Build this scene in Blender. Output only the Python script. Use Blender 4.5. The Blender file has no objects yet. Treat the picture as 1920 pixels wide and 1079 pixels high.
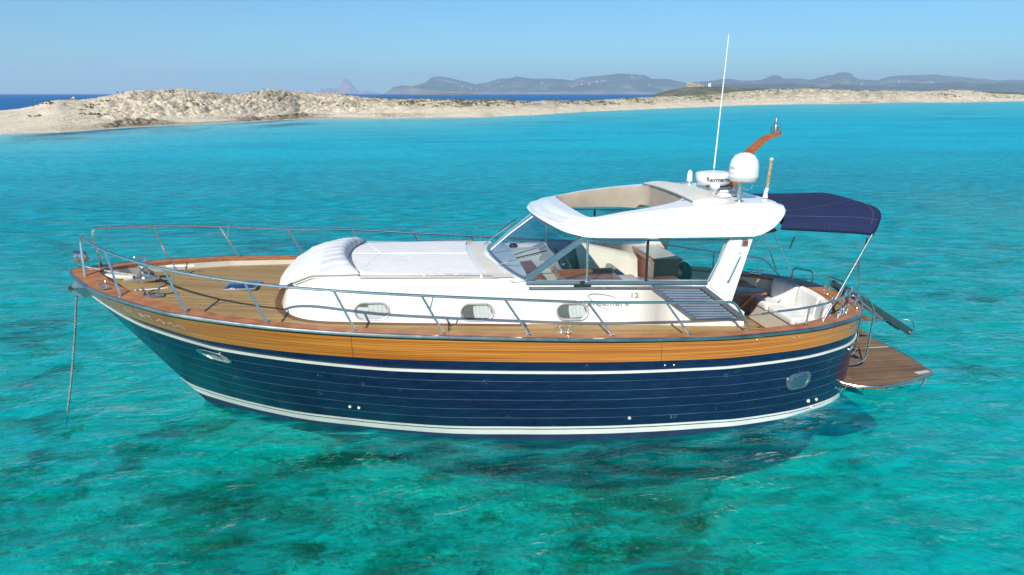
import bpy, bmesh, math, random
import numpy as np
from mathutils import Vector, Matrix, noise
R = math.radians
random.seed(7)
rng = np.random.default_rng(11)
scn = bpy.context.scene
COL = scn.collection

# ------------------------------------------------------------------ camera, sky, sun, exposure
cam = bpy.data.cameras.new("camera")
cam_o = bpy.data.objects.new("camera", cam); COL.objects.link(cam_o)
CAM = Vector((5.083, -11.45, 5.0))
PITCH, HEAD = 0.27265, 0.16084            # 15.6 deg down, 9.2 deg to the right of the beam axis
fh = Vector((math.sin(HEAD), math.cos(HEAD), 0)); rt = Vector((math.cos(HEAD), -math.sin(HEAD), 0))
fw = fh * math.cos(PITCH) - Vector((0, 0, math.sin(PITCH))); up = rt.cross(fw)
M4 = Matrix((rt, up, -fw)).transposed().to_4x4(); M4.translation = CAM
cam_o.matrix_world = M4
cam.sensor_fit = 'HORIZONTAL'; cam.sensor_width = 36.0; cam.lens = 24.375
cam.clip_start = 0.1; cam.clip_end = 90000
scn.camera = cam_o

SUN_DIR = Vector((-0.395, -0.725, 0.60)).normalized()   # towards the sun
w = bpy.data.worlds.new("World"); scn.world = w; w.use_nodes = True
nt = w.node_tree; nt.nodes.clear()
sky = nt.nodes.new('ShaderNodeTexSky'); sky.sky_type = 'NISHITA'; sky.sun_disc = False
sky.sun_elevation = math.asin(SUN_DIR.z); sky.sun_rotation = math.atan2(SUN_DIR.x, SUN_DIR.y)
sky.altitude = 0; sky.air_density = 1.0; sky.dust_density = 0.2; sky.ozone_density = 2.0
bg = nt.nodes.new('ShaderNodeBackground'); bg.inputs['Strength'].default_value = 0.083
wo = nt.nodes.new('ShaderNodeOutputWorld')
hs = nt.nodes.new('ShaderNodeMix'); hs.data_type = 'RGBA'; hs.blend_type = 'MULTIPLY'; hs.inputs[0].default_value = 1.0
hs.inputs[7].default_value = (0.40, 0.78, 1.04, 1)
nt.links.new(sky.outputs[0], hs.inputs[6]); nt.links.new(hs.outputs[2], bg.inputs[0]); nt.links.new(bg.outputs[0], wo.inputs[0])
sl = bpy.data.lights.new("sun", 'SUN'); sl.energy = 4.2; sl.angle = R(0.53); sl.color = (1.0, 0.95, 0.87)
so = bpy.data.objects.new("sun", sl); COL.objects.link(so)
so.rotation_euler = SUN_DIR.to_track_quat('Z', 'Y').to_euler(); so.location = (-40, -70, 60)
scn.view_settings.view_transform = 'Standard'; scn.view_settings.look = 'None'
scn.view_settings.exposure = 0.48; scn.view_settings.gamma = 1.0
scn.cycles.volume_bounces = 1; scn.cycles.max_bounces = 8; scn.cycles.transparent_max_bounces = 24
scn.cycles.caustics_reflective = False; scn.cycles.caustics_refractive = False
scn.cycles.use_denoising = True

HAZE = 1.0e-4
# ------------------------------------------------------------------ helpers
class N:
    """small node-tree builder"""
    def __init__(s, name):
        s.m = bpy.data.materials.new(name); s.m.use_nodes = True; s.t = s.m.node_tree; s.t.nodes.clear()
        s.out = s.t.nodes.new('ShaderNodeOutputMaterial')
    def n(s, typ, **kw):
        nd = s.t.nodes.new('ShaderNode' + typ)
        for k, v in kw.items():
            if k.startswith('_'): setattr(nd, k[1:], v)
        for k, v in kw.items():
            if k.startswith('_'): continue
            k2 = k.replace('__', ' ')
            sock = nd.inputs[int(k2[1:])] if k2[0] == 'i' and k2[1:].isdigit() else nd.inputs[k2]
            if isinstance(v, bpy.types.NodeSocket): s.t.links.new(v, sock)
            else: sock.default_value = v
        return nd
    def math(s, op, a, b=0.0, c=None, clamp=False):
        nd = s.n('Math', _operation=op, _use_clamp=clamp, i0=a, i1=b)
        if c is not None:
            if isinstance(c, bpy.types.NodeSocket): s.t.links.new(c, nd.inputs[2])
            else: nd.inputs[2].default_value = c
        return nd.outputs[0]
    def ramp(s, fac, stops, interp='LINEAR'):
        nd = s.n('ValToRGB', i0=fac); cr = nd.color_ramp; cr.interpolation = interp
        while len(cr.elements) < len(stops): cr.elements.new(0.5)
        for e, (p, c) in zip(cr.elements, stops):
            e.position = p; e.color = (c, c, c, 1) if isinstance(c, (int, float)) else (*c, 1)
        return nd.outputs[0]
    def mix(s, f, a, b, mode='MIX'):
        nd = s.t.nodes.new('ShaderNodeMix'); nd.data_type = 'RGBA'; nd.blend_type = mode
        for i, v in ((0, f), (6, a), (7, b)):
            if isinstance(v, bpy.types.NodeSocket): s.t.links.new(v, nd.inputs[i])
            elif i == 0: nd.inputs[i].default_value = v
            else: nd.inputs[i].default_value = (*v, 1)
        return nd.outputs[2]
    def obj(s): return s.n('TexCoord').outputs['Object']
    def pos(s): return s.n('NewGeometry').outputs['Position']
    def uv(s): return s.n('TexCoord').outputs['UV']
    def scale(s, v, sc, loc=(0, 0, 0), rot=(0, 0, 0)):
        nd = s.n('Mapping', i0=v); nd.inputs['Scale'].default_value = sc; nd.inputs['Location'].default_value = loc
        nd.inputs['Rotation'].default_value = rot; return nd.outputs[0]
    def noise(s, v, sc, det=3, rough=0.55, dist=0.0):
        return s.n('TexNoise', Vector=v, Scale=sc, Detail=det, Roughness=rough, Distortion=dist).outputs[0]
    def bump(s, h, strength=0.5, dist=0.01, normal=None):
        nd = s.n('Bump', Height=h, Strength=strength, Distance=dist)
        if normal is not None: s.t.links.new(normal, nd.inputs['Normal'])
        return nd.outputs[0]
    def pbr(s, col, rough=0.4, metal=0.0, normal=None, coat=0.0, spec=0.5, **kw):
        nd = s.n('BsdfPrincipled')
        def st(k, v):
            if isinstance(v, bpy.types.NodeSocket): s.t.links.new(v, nd.inputs[k])
            elif isinstance(v, tuple): nd.inputs[k].default_value = (*v, 1)
            else: nd.inputs[k].default_value = v
        st('Base Color', col); st('Roughness', rough); st('Metallic', metal); st('Coat Weight', coat)
        nd.inputs['Coat Roughness'].default_value = 0.08; st('Specular IOR Level', spec)
        for k, v in kw.items(): st(k.replace('_', ' '), v)
        if normal is not None: s.t.links.new(normal, nd.inputs['Normal'])
        s.t.links.new(nd.outputs[0], s.out.inputs[0]); return nd
    def surf(s, sh): s.t.links.new(sh, s.out.inputs[0])

def simple(name, col, rough=0.4, metal=0.0, coat=0.0, var=0.06, vs=3.0, bump=0.0, bs=40.0, spec=0.5):
    n = N(name); o = n.obj()
    f = n.noise(o, vs, 4, 0.6)
    c2 = tuple(max(0, x * (1 - 2.2 * var)) for x in col); c3 = tuple(min(1, x * (1 + var)) for x in col)
    c = n.ramp(f, [(0.3, c2), (0.62, c3)])
    r = n.math('MULTIPLY_ADD', n.noise(o, vs * 2.3, 3), 0.18, rough - 0.07)
    nm = n.bump(n.noise(o, bs, 3), bump, 0.01) if bump else None
    n.pbr(c, r, metal, nm, coat, spec); return n.m

# ------------------------------------------------------------------ materials
MAT = {}
def navy_mat():
    n = N('navy_gelcoat'); uv = n.uv(); sx = n.n('SeparateXYZ', i0=uv)
    v = sx.outputs[1]
    fr = n.math('FRACT', v); d = n.math('ABSOLUTE', n.math('SUBTRACT', fr, 0.5))
    line = n.math('MULTIPLY', n.math('GREATER_THAN', d, 0.482), n.math('GREATER_THAN', v, 0.5))
    line = n.math('MULTIPLY', line, n.math('LESS_THAN', v, 6.4))
    fade = n.ramp(n.noise(n.scale(uv, (0.9, 2.1, 1)), 1.2, 3), [(0.3, 0.15), (0.64, 0.65)])
    scuff = n.noise(n.scale(n.obj(), (1.2, 1, 6)), 3.2, 6, 0.7)
    base = n.ramp(scuff, [(0.35, (0.0035, 0.010, 0.040)), (0.7, (0.008, 0.021, 0.072))])
    base = n.mix(n.math('MULTIPLY', line, fade), base, (0.22, 0.27, 0.36))
    vo = n.n('TexVoronoi', Vector=n.scale(n.obj(), (1, 1, 1.6)), Scale=2.1)
    sp = n.noise(n.scale(n.obj(), (1.6, 1, 1)), 34, 4, 0.75)
    m = n.math('MULTIPLY', n.math('LESS_THAN', vo.outputs['Distance'], 0.15), n.math('GREATER_THAN', sp, 0.585))
    st = n.math('GREATER_THAN', n.noise(n.scale(n.obj(), (2.2, 1, 60)), 2.0, 5, 0.62, 0.4), 0.735)
    m = n.math('MAXIMUM', m, n.math('MULTIPLY', st, 0.35), clamp=True)
    base = n.mix(n.math('MULTIPLY', m, 0.6), base, (0.30, 0.34, 0.40))
    hh = n.math('MULTIPLY', n.math('GREATER_THAN', d, 0.475), -1.0)
    nm = n.bump(hh, 0.25, 0.004)
    nm = n.bump(n.noise(n.scale(n.obj(), (1.0, 1, 2.2)), 1.5, 2), 0.25, 0.05, nm)
    n.pbr(base, n.math('MULTIPLY_ADD', scuff, 0.2, 0.12), 0, nm, 0.22); return n.m
MAT['navy'] = navy_mat()
def wood(name, a, b, c, along=(0.7, 1, 14), rough=0.3, coat=0.6, use_uv=True, seams=None):
    n = N(name); p = n.uv() if use_uv else n.obj()
    q = n.scale(p, along)
    f1 = n.noise(q, 2.2, 6, 0.62, 0.6); f2 = n.noise(n.scale(p, (along[0]*.3, along[1]*.4, along[2]*.4)), 1.7, 3)
    w_ = n.n('TexWave', Vector=q, Scale=1.1, Distortion=5.0, Detail=4.0, _wave_type='BANDS', _bands_direction='Y' if use_uv else 'Z')
    g = n.math('ADD', n.math('MULTIPLY', f1, 0.86), n.math('MULTIPLY', w_.outputs[1], 0.14))
    col = n.ramp(g, [(0.33, c), (0.48, a), (0.62, b)])
    col = n.mix(n.math('MULTIPLY', f2, 0.6), col, n.mix(0.5, a, c), 'MIX')
    if seams:
        s = n.n('SeparateXYZ', i0=p).outputs[0]
        m = None
        for pos in seams:
            k = n.math('LESS_THAN', n.math('ABSOLUTE', n.math('SUBTRACT', s, pos)), 0.006)
            m = k if m is None else n.math('MAXIMUM', m, k)
        col = n.mix(n.math('MULTIPLY', m, 0.6), col, (0.04, 0.02, 0.01))
    nm = n.bump(g, 0.15, 0.003)
    n.pbr(col, rough, 0, nm, coat); return n.m
MAT['strake'] = wood('varnished_strake', (0.50, 0.160, 0.016), (0.70, 0.30, 0.050), (0.25, 0.06, 0.007), (0.14, 3.4, 1), 0.28, 0.7, True, (0.55, 1.15, 4.35, 8.75))
MAT['cap'] = wood('mahogany_cap', (0.42, 0.155, 0.042), (0.54, 0.235, 0.07), (0.29, 0.09, 0.022), (1.2, 9, 9), 0.5, 0.08, False)
MAT['mahog'] = wood('mahogany', (0.36, 0.10, 0.025), (0.46, 0.15, 0.04), (0.2, 0.045, 0.012), (2, 12, 12), 0.3, 0.5, False)
def teak(name, a, b, dark, pitch=0.055, rot=0.0, wob=0.0, gap=0.44, tint=(0.02, 0.015, 0.01), wear=0.5):
    n = N(name); p = n.scale(n.obj(), (1, 1, 1), rot=(0, 0, rot)); s = n.n('SeparateXYZ', i0=p)
    y = n.math('DIVIDE', s.outputs[1], pitch)
    cell = n.math('FLOOR', y); fr = n.math('ABSOLUTE', n.math('SUBTRACT', n.math('FRACT', y), 0.5))
    wn = n.n('TexWhiteNoise', _noise_dimensions='1D'); n.t.links.new(cell, wn.inputs['W'])
    gr = n.noise(n.scale(p, (2.0, 30, 8)), 3, 5, 0.65)
    big = n.noise(p, 1.6, 4, 0.6)
    t = n.math('ADD', n.math('ADD', n.math('MULTIPLY', gr, 0.5), n.math('MULTIPLY', wn.outputs[0], 0.25)), n.math('MULTIPLY', big, 0.3 * wear))
    col = n.ramp(t, [(0.2, dark), (0.5, a), (0.8, b)])
    caulk = n.math('GREATER_THAN', fr, gap)
    jx = n.math('ADD', n.math('DIVIDE', s.outputs[0], 1.7), n.math('MULTIPLY', wn.outputs[0], 7.0))
    jt = n.math('LESS_THAN', n.math('FRACT', jx), 0.004)
    m = n.math('MAXIMUM', caulk, jt)
    col = n.mix(n.math('MULTIPLY', m, 0.85), col, tint)
    nm = n.bump(n.math('SUBTRACT', gr, m), 0.3, 0.002)
    n.pbr(col, 0.68, 0, nm, 0.0); return n.m
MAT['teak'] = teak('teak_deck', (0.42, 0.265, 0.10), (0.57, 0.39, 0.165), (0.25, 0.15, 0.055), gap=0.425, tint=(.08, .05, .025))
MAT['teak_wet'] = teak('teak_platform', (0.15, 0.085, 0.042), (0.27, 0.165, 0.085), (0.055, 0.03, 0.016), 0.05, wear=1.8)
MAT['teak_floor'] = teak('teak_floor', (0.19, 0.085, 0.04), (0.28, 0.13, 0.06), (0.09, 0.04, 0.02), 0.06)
MAT['white'] = simple('white_gelcoat', (0.84, 0.82, 0.765), 0.22, 0, 0.4, 0.02, 1.2)
MAT['cream'] = simple('cream_gelcoat', (0.72, 0.67, 0.56), 0.45, 0, 0.1, 0.03, 2)
MAT['beige'] = simple('beige_headliner', (0.42, 0.35, 0.27), 0.7, 0, 0, 0.05, 3, 0.2, 60)
MAT['steel'] = simple('polished_steel', (0.70, 0.68, 0.64), 0.25, 1.0, 0, 0.05, 6)
MAT['frame'] = simple('anodised_frame', (0.34, 0.40, 0.47), 0.3, 0.85, 0, 0.06, 4)
MAT['greysteel'] = simple('weathered_steel', (0.36, 0.39, 0.41), 0.33, 0.9, 0, 0.12, 7)
MAT['rub'] = simple('steel_rubrail', (0.50, 0.49, 0.47), 0.33, 1.0, 0, 0.14, 3)
MAT['black'] = simple('black_rubber', (0.02, 0.02, 0.022), 0.5)
MAT['dark'] = simple('dark_fabric', (0.018, 0.018, 0.022), 0.85, bump=0.3)
MAT['grey'] = simple('grey_upholstery', (0.36, 0.36, 0.355), 0.75, bump=0.2)
MAT['antifoul'] = simple('antifouling', (0.012, 0.035, 0.085), 0.6, var=0.15)
MAT['boot'] = simple('boot_stripe_white', (0.76, 0.75, 0.68), 0.35, 0, 0.2, 0.05, 2)
MAT['portframe'] = simple('port_frame_metal', (0.62, 0.62, 0.61), 0.3, 0.55, 0, 0.08, 8)
MAT['boot_dark'] = simple('boot_gap_navy', (0.01, 0.02, 0.05), 0.4)
MAT['red'] = simple('red_lens', (0.5, 0.02, 0.02), 0.25, coat=0.5)
MAT['letter'] = simple('pale_letters', (0.72, 0.66, 0.55), 0.5)
MAT['ink'] = simple('dark_letters', (0.035, 0.025, 0.035), 0.5)
MAT['inkgrey'] = simple('grey_letters', (0.26, 0.27, 0.28), 0.45)
MAT['rope'] = simple('rope', (0.20, 0.24, 0.25), 0.8, var=0.4, vs=30)
MAT['chain'] = simple('galvanised', (0.42, 0.44, 0.45), 0.5, 0.6, 0, 0.2, 20)
MAT['dome'] = simple('radome_white', (0.80, 0.80, 0.79), 0.32, 0, 0.2, 0.02, 4)
MAT['pale_plinth'] = simple('pale_grey_gelcoat', (0.52, 0.52, 0.50), 0.4)
def fabric(name, col, wrinkle=0.5, sc=4.0, pleat=None, rough=0.85):
    n = N(name); o = n.obj()
    f = n.noise(n.scale(o, (1, 1.6, 1)), sc, 5, 0.6, 0.8); wv = n.noise(o, 160, 2)
    h = n.math('ADD', n.math('MULTIPLY', f, wrinkle), n.math('MULTIPLY', wv, 0.03))
    if pleat:
        ax, per, amp = pleat
        s = n.n('SeparateXYZ', i0=o).outputs[ax]
        p = n.math('POWER', n.math('ABSOLUTE', n.math('SINE', n.math('MULTIPLY', s, math.pi / per))), 0.5)
        h = n.math('ADD', h, n.math('MULTIPLY', p, amp))
    c = n.ramp(f, [(0.3, tuple(x * 0.86 for x in col)), (0.7, col)])
    if pleat and pleat[1] > .1:      # evenly spaced grey strips, limited to the front and the crest
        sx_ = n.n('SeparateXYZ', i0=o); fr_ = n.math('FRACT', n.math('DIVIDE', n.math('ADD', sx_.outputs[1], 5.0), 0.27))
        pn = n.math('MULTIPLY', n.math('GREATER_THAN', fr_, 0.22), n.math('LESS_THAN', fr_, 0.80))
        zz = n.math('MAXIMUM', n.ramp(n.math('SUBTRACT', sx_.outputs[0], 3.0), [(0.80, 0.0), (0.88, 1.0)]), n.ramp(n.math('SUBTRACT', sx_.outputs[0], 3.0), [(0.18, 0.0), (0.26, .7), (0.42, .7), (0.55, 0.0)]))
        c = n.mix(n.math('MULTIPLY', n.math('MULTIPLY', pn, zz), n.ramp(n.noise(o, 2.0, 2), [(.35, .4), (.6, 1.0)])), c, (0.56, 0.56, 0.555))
    n.pbr(c, rough, 0, n.bump(h, 0.8, 0.03), 0, 0.3); return n.m
MAT['cushion'] = fabric('white_cushion', (0.84, 0.83, 0.80), 0.5, 5)
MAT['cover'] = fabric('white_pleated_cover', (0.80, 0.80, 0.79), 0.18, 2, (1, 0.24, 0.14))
MAT['pad'] = fabric('sun_pad_fabric', (0.80, 0.79, 0.77), 0.12, 7, (1, 0.035, 0.05))
MAT['canvas'] = fabric('navy_canvas', (0.016, 0.024, 0.078), 0.6, 2.5)
def glassmat(name, tint, fac=1.0):
    n = N(name)
    g = n.n('NewGeometry'); dp = n.n('VectorMath', _operation='DOT_PRODUCT', i0=g.outputs['Incoming'], i1=g.outputs['Normal'])
    c1 = n.math('SUBTRACT', 1.0, n.math('ABSOLUTE', dp.outputs['Value']), clamp=True)
    fr = n.math('MULTIPLY', n.math('MULTIPLY_ADD', n.math('POWER', c1, 5.0), 0.94, 0.05), fac, clamp=True)
    tr = n.n('BsdfTransparent', Color=(*tint, 1)); gl = n.n('BsdfGlossy', Roughness=0.02)
    gl.inputs[0].default_value = (0.9, 0.93, 0.95, 1)
    mx = n.n('MixShader', i0=fr, i1=tr.outputs[0], i2=gl.outputs[0]); n.surf(mx.outputs[0]); return n.m
MAT['glass'] = glassmat('window_glass', (0.84, 0.88, 0.88), 1.6)
MAT['glass_dark'] = glassmat('port_glass', (0.28, 0.30, 0.32), 1.6)
MAT['poly'] = glassmat('windscreen_glass', (0.72, 0.80, 0.86), 1.9)

# ------------------------------------------------------------------ mesh helpers
class MB:
    def __init__(s): s.v = []; s.f = []; s.uv = {}; s.mi = []
    def add(s, vs, fs, mi=0):
        b = len(s.v); s.v += [tuple(v) for v in vs]
        for f in fs: s.f.append(tuple(i + b for i in f)); s.mi.append(mi)
        return b
    def box(s, c, d, rot=None, mi=0, bev=0.0):
        bm = bmesh.new(); bmesh.ops.create_cube(bm, size=1)
        for v in bm.verts: v.co = Vector((v.co.x * d[0], v.co.y * d[1], v.co.z * d[2]))
        if bev > 0: bmesh.ops.bevel(bm, geom=bm.edges[:], offset=min(bev, min(d) * .45), segments=2, affect='EDGES', profile=.6)
        if rot is not None: bmesh.ops.transform(bm, matrix=rot.to_4x4(), verts=bm.verts)
        bmesh.ops.translate(bm, vec=Vector(c), verts=bm.verts)
        bm.verts.index_update(); s.add([v.co for v in bm.verts], [[v.index for v in f.verts] for f in bm.faces], mi); bm.free()
    def hexa(s, p, mi=0):
        """8 points: bottom 4 ccw, top 4"""
        s.add(p, [(0, 3, 2, 1), (4, 5, 6, 7), (0, 1, 5, 4), (1, 2, 6, 5), (2, 3, 7, 6), (3, 0, 4, 7)], mi)
    def tube(s, pts, r, seg=8, mi=0, closed=False, caps=True):
        pts = [Vector(p) for p in pts]; n = len(pts); rr = r if isinstance(r, (list, tuple)) else [r] * n
        tan = []
        for i in range(n):
            a = pts[(i - 1) % n] if (closed or i > 0) else pts[i]; b = pts[(i + 1) % n] if (closed or i < n - 1) else pts[i]
            tan.append((b - a).normalized())
        u = tan[0].orthogonal().normalized(); vs = []
        for i in range(n):
            u = (u - tan[i] * u.dot(tan[i])).normalized(); w_ = tan[i].cross(u)
            for k in range(seg):
                a = 2 * math.pi * k / seg; vs.append(pts[i] + (u * math.cos(a) + w_ * math.sin(a)) * rr[i])
        fs = []
        for i in range(n if closed else n - 1):
            j = (i + 1) % n
            for k in range(seg):
                l = (k + 1) % seg; fs.append((i * seg + k, i * seg + l, j * seg + l, j * seg + k))
        if caps and not closed: fs += [tuple(range(seg))[::-1], tuple((n - 1) * seg + k for k in range(seg))]
        s.add(vs, fs, mi)
    def lathe(s, prof, c=(0, 0, 0), seg=24, axis=None, mi=0):
        vs = []; fs = []; n = len(prof)
        for r, z in prof:
            for k in range(seg):
                a = 2 * math.pi * k / seg; vs.append(Vector((r * math.cos(a), r * math.sin(a), z)))
        for i in range(n - 1):
            for k in range(seg):
                l = (k + 1) % seg; fs.append((i * seg + k, i * seg + l, (i + 1) * seg + l, (i + 1) * seg + k))
        fs += [tuple(range(seg))[::-1], tuple((n - 1) * seg + k for k in range(seg))]
        if axis is not None:
            q = Vector(axis).to_track_quat('Z', 'Y'); vs = [q @ v for v in vs]
        s.add([v + Vector(c) for v in vs], fs, mi)
    def grid(s, P, mi=0, closed_u=False):
        """P[i][j] points"""
        n, m = len(P), len(P[0]); vs = [p for row in P for p in row]; fs = []
        for i in range(n - 1 if not closed_u else n):
            a = (i + 1) % n
            for j in range(m - 1): fs.append((i * m + j, a * m + j, a * m + j + 1, i * m + j + 1))
        s.add(vs, fs, mi)
    def prism(s, poly, off, mi=0):
        """closed polygon extruded by vector off"""
        n = len(poly); o = Vector(off); P = [Vector(p) for p in poly]
        s.add(P + [p + o for p in P], [tuple(range(n))[::-1], tuple(range(n, 2 * n))] + [(i, (i + 1) % n, n + (i + 1) % n, n + i) for i in range(n)], mi)
def build(mb, name, mats, parent=None, smooth=True, uv=None, angle=35, weld=False):
    me = bpy.data.meshes.new(name); me.from_pydata(mb.v, [], mb.f); me.validate(); 
    mats = mats if isinstance(mats, (list, tuple)) else [mats]
    for m in mats: me.materials.append(MAT[m] if isinstance(m, str) else m)
    bm = bmesh.new(); bm.from_mesh(me)
    if weld: bmesh.ops.remove_doubles(bm, verts=bm.verts, dist=.0004)
    bmesh.ops.recalc_face_normals(bm, faces=bm.faces); bm.to_mesh(me); bm.free()
    if len(me.polygons) == len(mb.mi):
        for p, i in zip(me.polygons, mb.mi): p.material_index = i
    if uv is not None:
        l = me.uv_layers.new(name='UVMap')
        for lp in me.loops: l.data[lp.index].uv = uv[lp.vertex_index]
    if smooth:
        me.polygons.foreach_set('use_smooth', [True] * len(me.polygons)); me.set_sharp_from_angle(angle=R(angle))
    o = bpy.data.objects.new(name, me); COL.objects.link(o)
    setpar(o, parent)
    return o
def setpar(o, parent):
    if parent is None: return
    o.parent = parent
    if parent.type == 'EMPTY': o.matrix_parent_inverse = Matrix.Translation(-parent.location)
def empty(name, loc=(0, 0, 0)):
    o = bpy.data.objects.new(name, None); o.location = loc; o.empty_display_size = 0.3; COL.objects.link(o); return o
def tag(o, label=None, cat=None, group=None, kind=None):
    if label: o['label'] = label
    if cat: o['category'] = cat
    if group: o['group'] = group
    if kind: o['kind'] = kind
    return o
def smooth_path(pts, sub=6):
    P = [Vector(p) for p in pts]; out = []
    for i in range(len(P) - 1):
        p0 = P[max(i - 1, 0)]; p1 = P[i]; p2 = P[i + 1]; p3 = P[min(i + 2, len(P) - 1)]
        for k in range(sub):
            t = k / sub
            out.append(.5 * ((2 * p1) + (p2 - p0) * t + (2 * p0 - 5 * p1 + 4 * p2 - p3) * t * t + (3 * p1 - p0 - 3 * p2 + p3) * t ** 3))
    return out + [P[-1]]
def bend(pts, r=0.08, sub=5):
    """polyline with rounded corners"""
    P = [Vector(p) for p in pts]; out = [P[0]]
    for i in range(1, len(P) - 1):
        a = (P[i - 1] - P[i]); b = (P[i + 1] - P[i]); rr = min(r, a.length * .45, b.length * .45)
        s_ = P[i] + a.normalized() * rr; e = P[i] + b.normalized() * rr
        for k in range(sub + 1):
            t = k / sub; out.append((1 - t) ** 2 * s_ + 2 * t * (1 - t) * P[i] + t * t * e)
    return out + [P[-1]]
def mir(p): return (p[0], -p[1], p[2])
def text_mesh(body, size, extrude=0.002, font_shear=0.0, spacing=1.0, bold=0.0):
    cu = bpy.data.curves.new('text', 'FONT'); cu.body = body; cu.size = size; cu.extrude = extrude; cu.shear = font_shear
    cu.space_character = spacing; cu.align_x = 'CENTER'; cu.align_y = 'CENTER'; cu.resolution_u = 3; cu.offset = bold * size
    o = bpy.data.objects.new('text', cu); COL.objects.link(o)
    dg = bpy.context.evaluated_depsgraph_get(); dg.update()
    me = bpy.data.meshes.new_from_object(o.evaluated_get(dg)); 
    bpy.data.objects.remove(o); bpy.data.curves.remove(cu); return me


# ------------------------------------------------------------------ sea
def water_mat():
    n = N('sea_water'); p = n.pos(); s = n.n('SeparateXYZ', i0=p); X, Y = s.outputs[0], s.outputs[1]
    # ripples: three scales, longer across the wind than along it
    a = n.scale(p, (0.55, 1.5, 1), rot=(0, 0, R(-12)))
    b = n.scale(p, (0.7, 1.25, 1), rot=(0, 0, R(18)))
    r1 = n.noise(a, 1.9, 4, 0.55, 0.5); r2 = n.noise(b, 5.5, 3, 0.6, 0.3); r3 = n.noise(n.scale(p, (0.6, 1.4, 1), rot=(0, 0, R(-5))), 0.22, 3, 0.55)
    rd = n.math('SUBTRACT', 1.0, n.math('ABSOLUTE', n.math('MULTIPLY_ADD', r1, 2.0, -1.0)))
    h = n.math('ADD', n.math('ADD', n.math('MULTIPLY', r1, 0.5), n.math('MULTIPLY', r2, 0.16)), n.math('MULTIPLY', r3, 0.9))
    r4 = n.noise(n.scale(p, (0.75, 1.35, 1), rot=(0, 0, R(8))), 0.8, 3, 0.55, 0.4)
    h = n.math('ADD', h, n.math('MULTIPLY', r4, 1.0))
    nm = n.bump(h, 1.0, 0.19)
    # how deep the water is decides its colour: shallow lagoon, open sea beyond the sandbar
    yy = n.math('ADD', Y, n.math('MULTIPLY', n.math('SUBTRACT', n.noise(p, 0.012, 3), 0.5), 60))
    lag = n.ramp(n.math('DIVIDE', yy, 400.0), [(0.0, (0.0, 0.35, 0.41)), (0.04, (0.0, 0.37, 0.47)), (0.11, (0.0, 0.39, 0.50)), (0.26, (0.006, 0.40, 0.51)), (0.5, (0.04, 0.42, 0.50)), (1.0, (0.05, 0.42, 0.50))])
    # green tint close to the boat
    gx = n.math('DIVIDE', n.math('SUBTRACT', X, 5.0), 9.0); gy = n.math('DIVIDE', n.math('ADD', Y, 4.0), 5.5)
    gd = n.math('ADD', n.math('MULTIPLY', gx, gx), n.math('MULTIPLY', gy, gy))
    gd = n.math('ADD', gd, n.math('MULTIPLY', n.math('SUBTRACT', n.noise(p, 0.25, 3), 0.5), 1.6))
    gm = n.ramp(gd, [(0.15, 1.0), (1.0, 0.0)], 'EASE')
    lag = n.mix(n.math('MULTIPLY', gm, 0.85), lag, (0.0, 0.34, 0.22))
    # broad cloudy patches of the bottom
    pt = n.noise(n.scale(p, (0.05, 0.11, 1)), 1.0, 4, 0.55)
    lag = n.mix(n.ramp(pt, [(0.45, 0.0), (0.62, 0.40)]), lag, (0.0, 0.24, 0.36))
    # dark weed lines off the beach
    wl = n.noise(n.scale(p, (0.02, 0.12, 1)), 1.0, 3, 0.6)
    wm = n.math('MULTIPLY', n.ramp(wl, [(0.60, 0.0), (0.68, 0.65)]), n.ramp(n.math('DIVIDE', Y, 300.0), [(0.15, 0.0), (0.27, 1.0), (0.5, 1.0), (0.7, 0.0)]))
    lag = n.mix(wm, lag, (0.01, 0.075, 0.17))
    # vertex mask "deep": 1 on the open-sea side of the sandbar
    at = n.n('Attribute', _attribute_name='deep').outputs['Fac']; sh = n.n('Attribute', _attribute_name='shore').outputs['Fac']
    deepc = n.ramp(n.noise(n.scale(p, (0.002, 0.006, 1)), 1.0, 4), [(0.3, (0.003, 0.10, 0.29)), (0.7, (0.004, 0.145, 0.36))])
    col = n.mix(sh, lag, (0.30, 0.52, 0.48))
    wd = n.n('Attribute', _attribute_name='weed').outputs['Fac']
    col = n.mix(n.math('MULTIPLY', wd, n.ramp(n.noise(n.scale(p, (.5, 1, 1)), .9, 4, .65), [(.35, .5), (.55, 1.0)])), col, (0.02, 0.045, 0.11))
    col = n.mix(at, col, deepc)
    # refraction shimmer painted into the water colour as lighter and darker noise veins
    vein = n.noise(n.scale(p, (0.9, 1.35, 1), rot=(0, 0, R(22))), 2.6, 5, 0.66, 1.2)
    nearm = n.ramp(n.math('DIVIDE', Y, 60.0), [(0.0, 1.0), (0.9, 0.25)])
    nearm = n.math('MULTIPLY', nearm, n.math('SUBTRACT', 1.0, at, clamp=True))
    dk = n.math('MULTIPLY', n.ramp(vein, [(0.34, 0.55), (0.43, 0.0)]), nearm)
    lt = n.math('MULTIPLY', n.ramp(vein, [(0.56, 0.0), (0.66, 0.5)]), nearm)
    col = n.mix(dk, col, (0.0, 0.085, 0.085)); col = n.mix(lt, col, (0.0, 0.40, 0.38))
    crest_light = n.ramp(n.math('ADD', n.math('MULTIPLY', r1, 0.6), n.math('MULTIPLY', r2, 0.4)), [(0.40, 0.80), (0.5, 1.0), (0.60, 1.20)])  # ripple light painted in: water colour lighter on crests, darker in troughs
    col = n.mix(1.0, col, crest_light, 'MULTIPLY')
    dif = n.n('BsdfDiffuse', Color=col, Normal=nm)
    tr = n.n('BsdfTransparent', Color=(0.015, 0.90, 0.93, 1))
    clear = n.math('MULTIPLY', n.ramp(n.math('DIVIDE', Y, 60.0), [(0.0, 1.0), (0.45, 0.35), (0.9, 0.0)]), 0.72)
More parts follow.
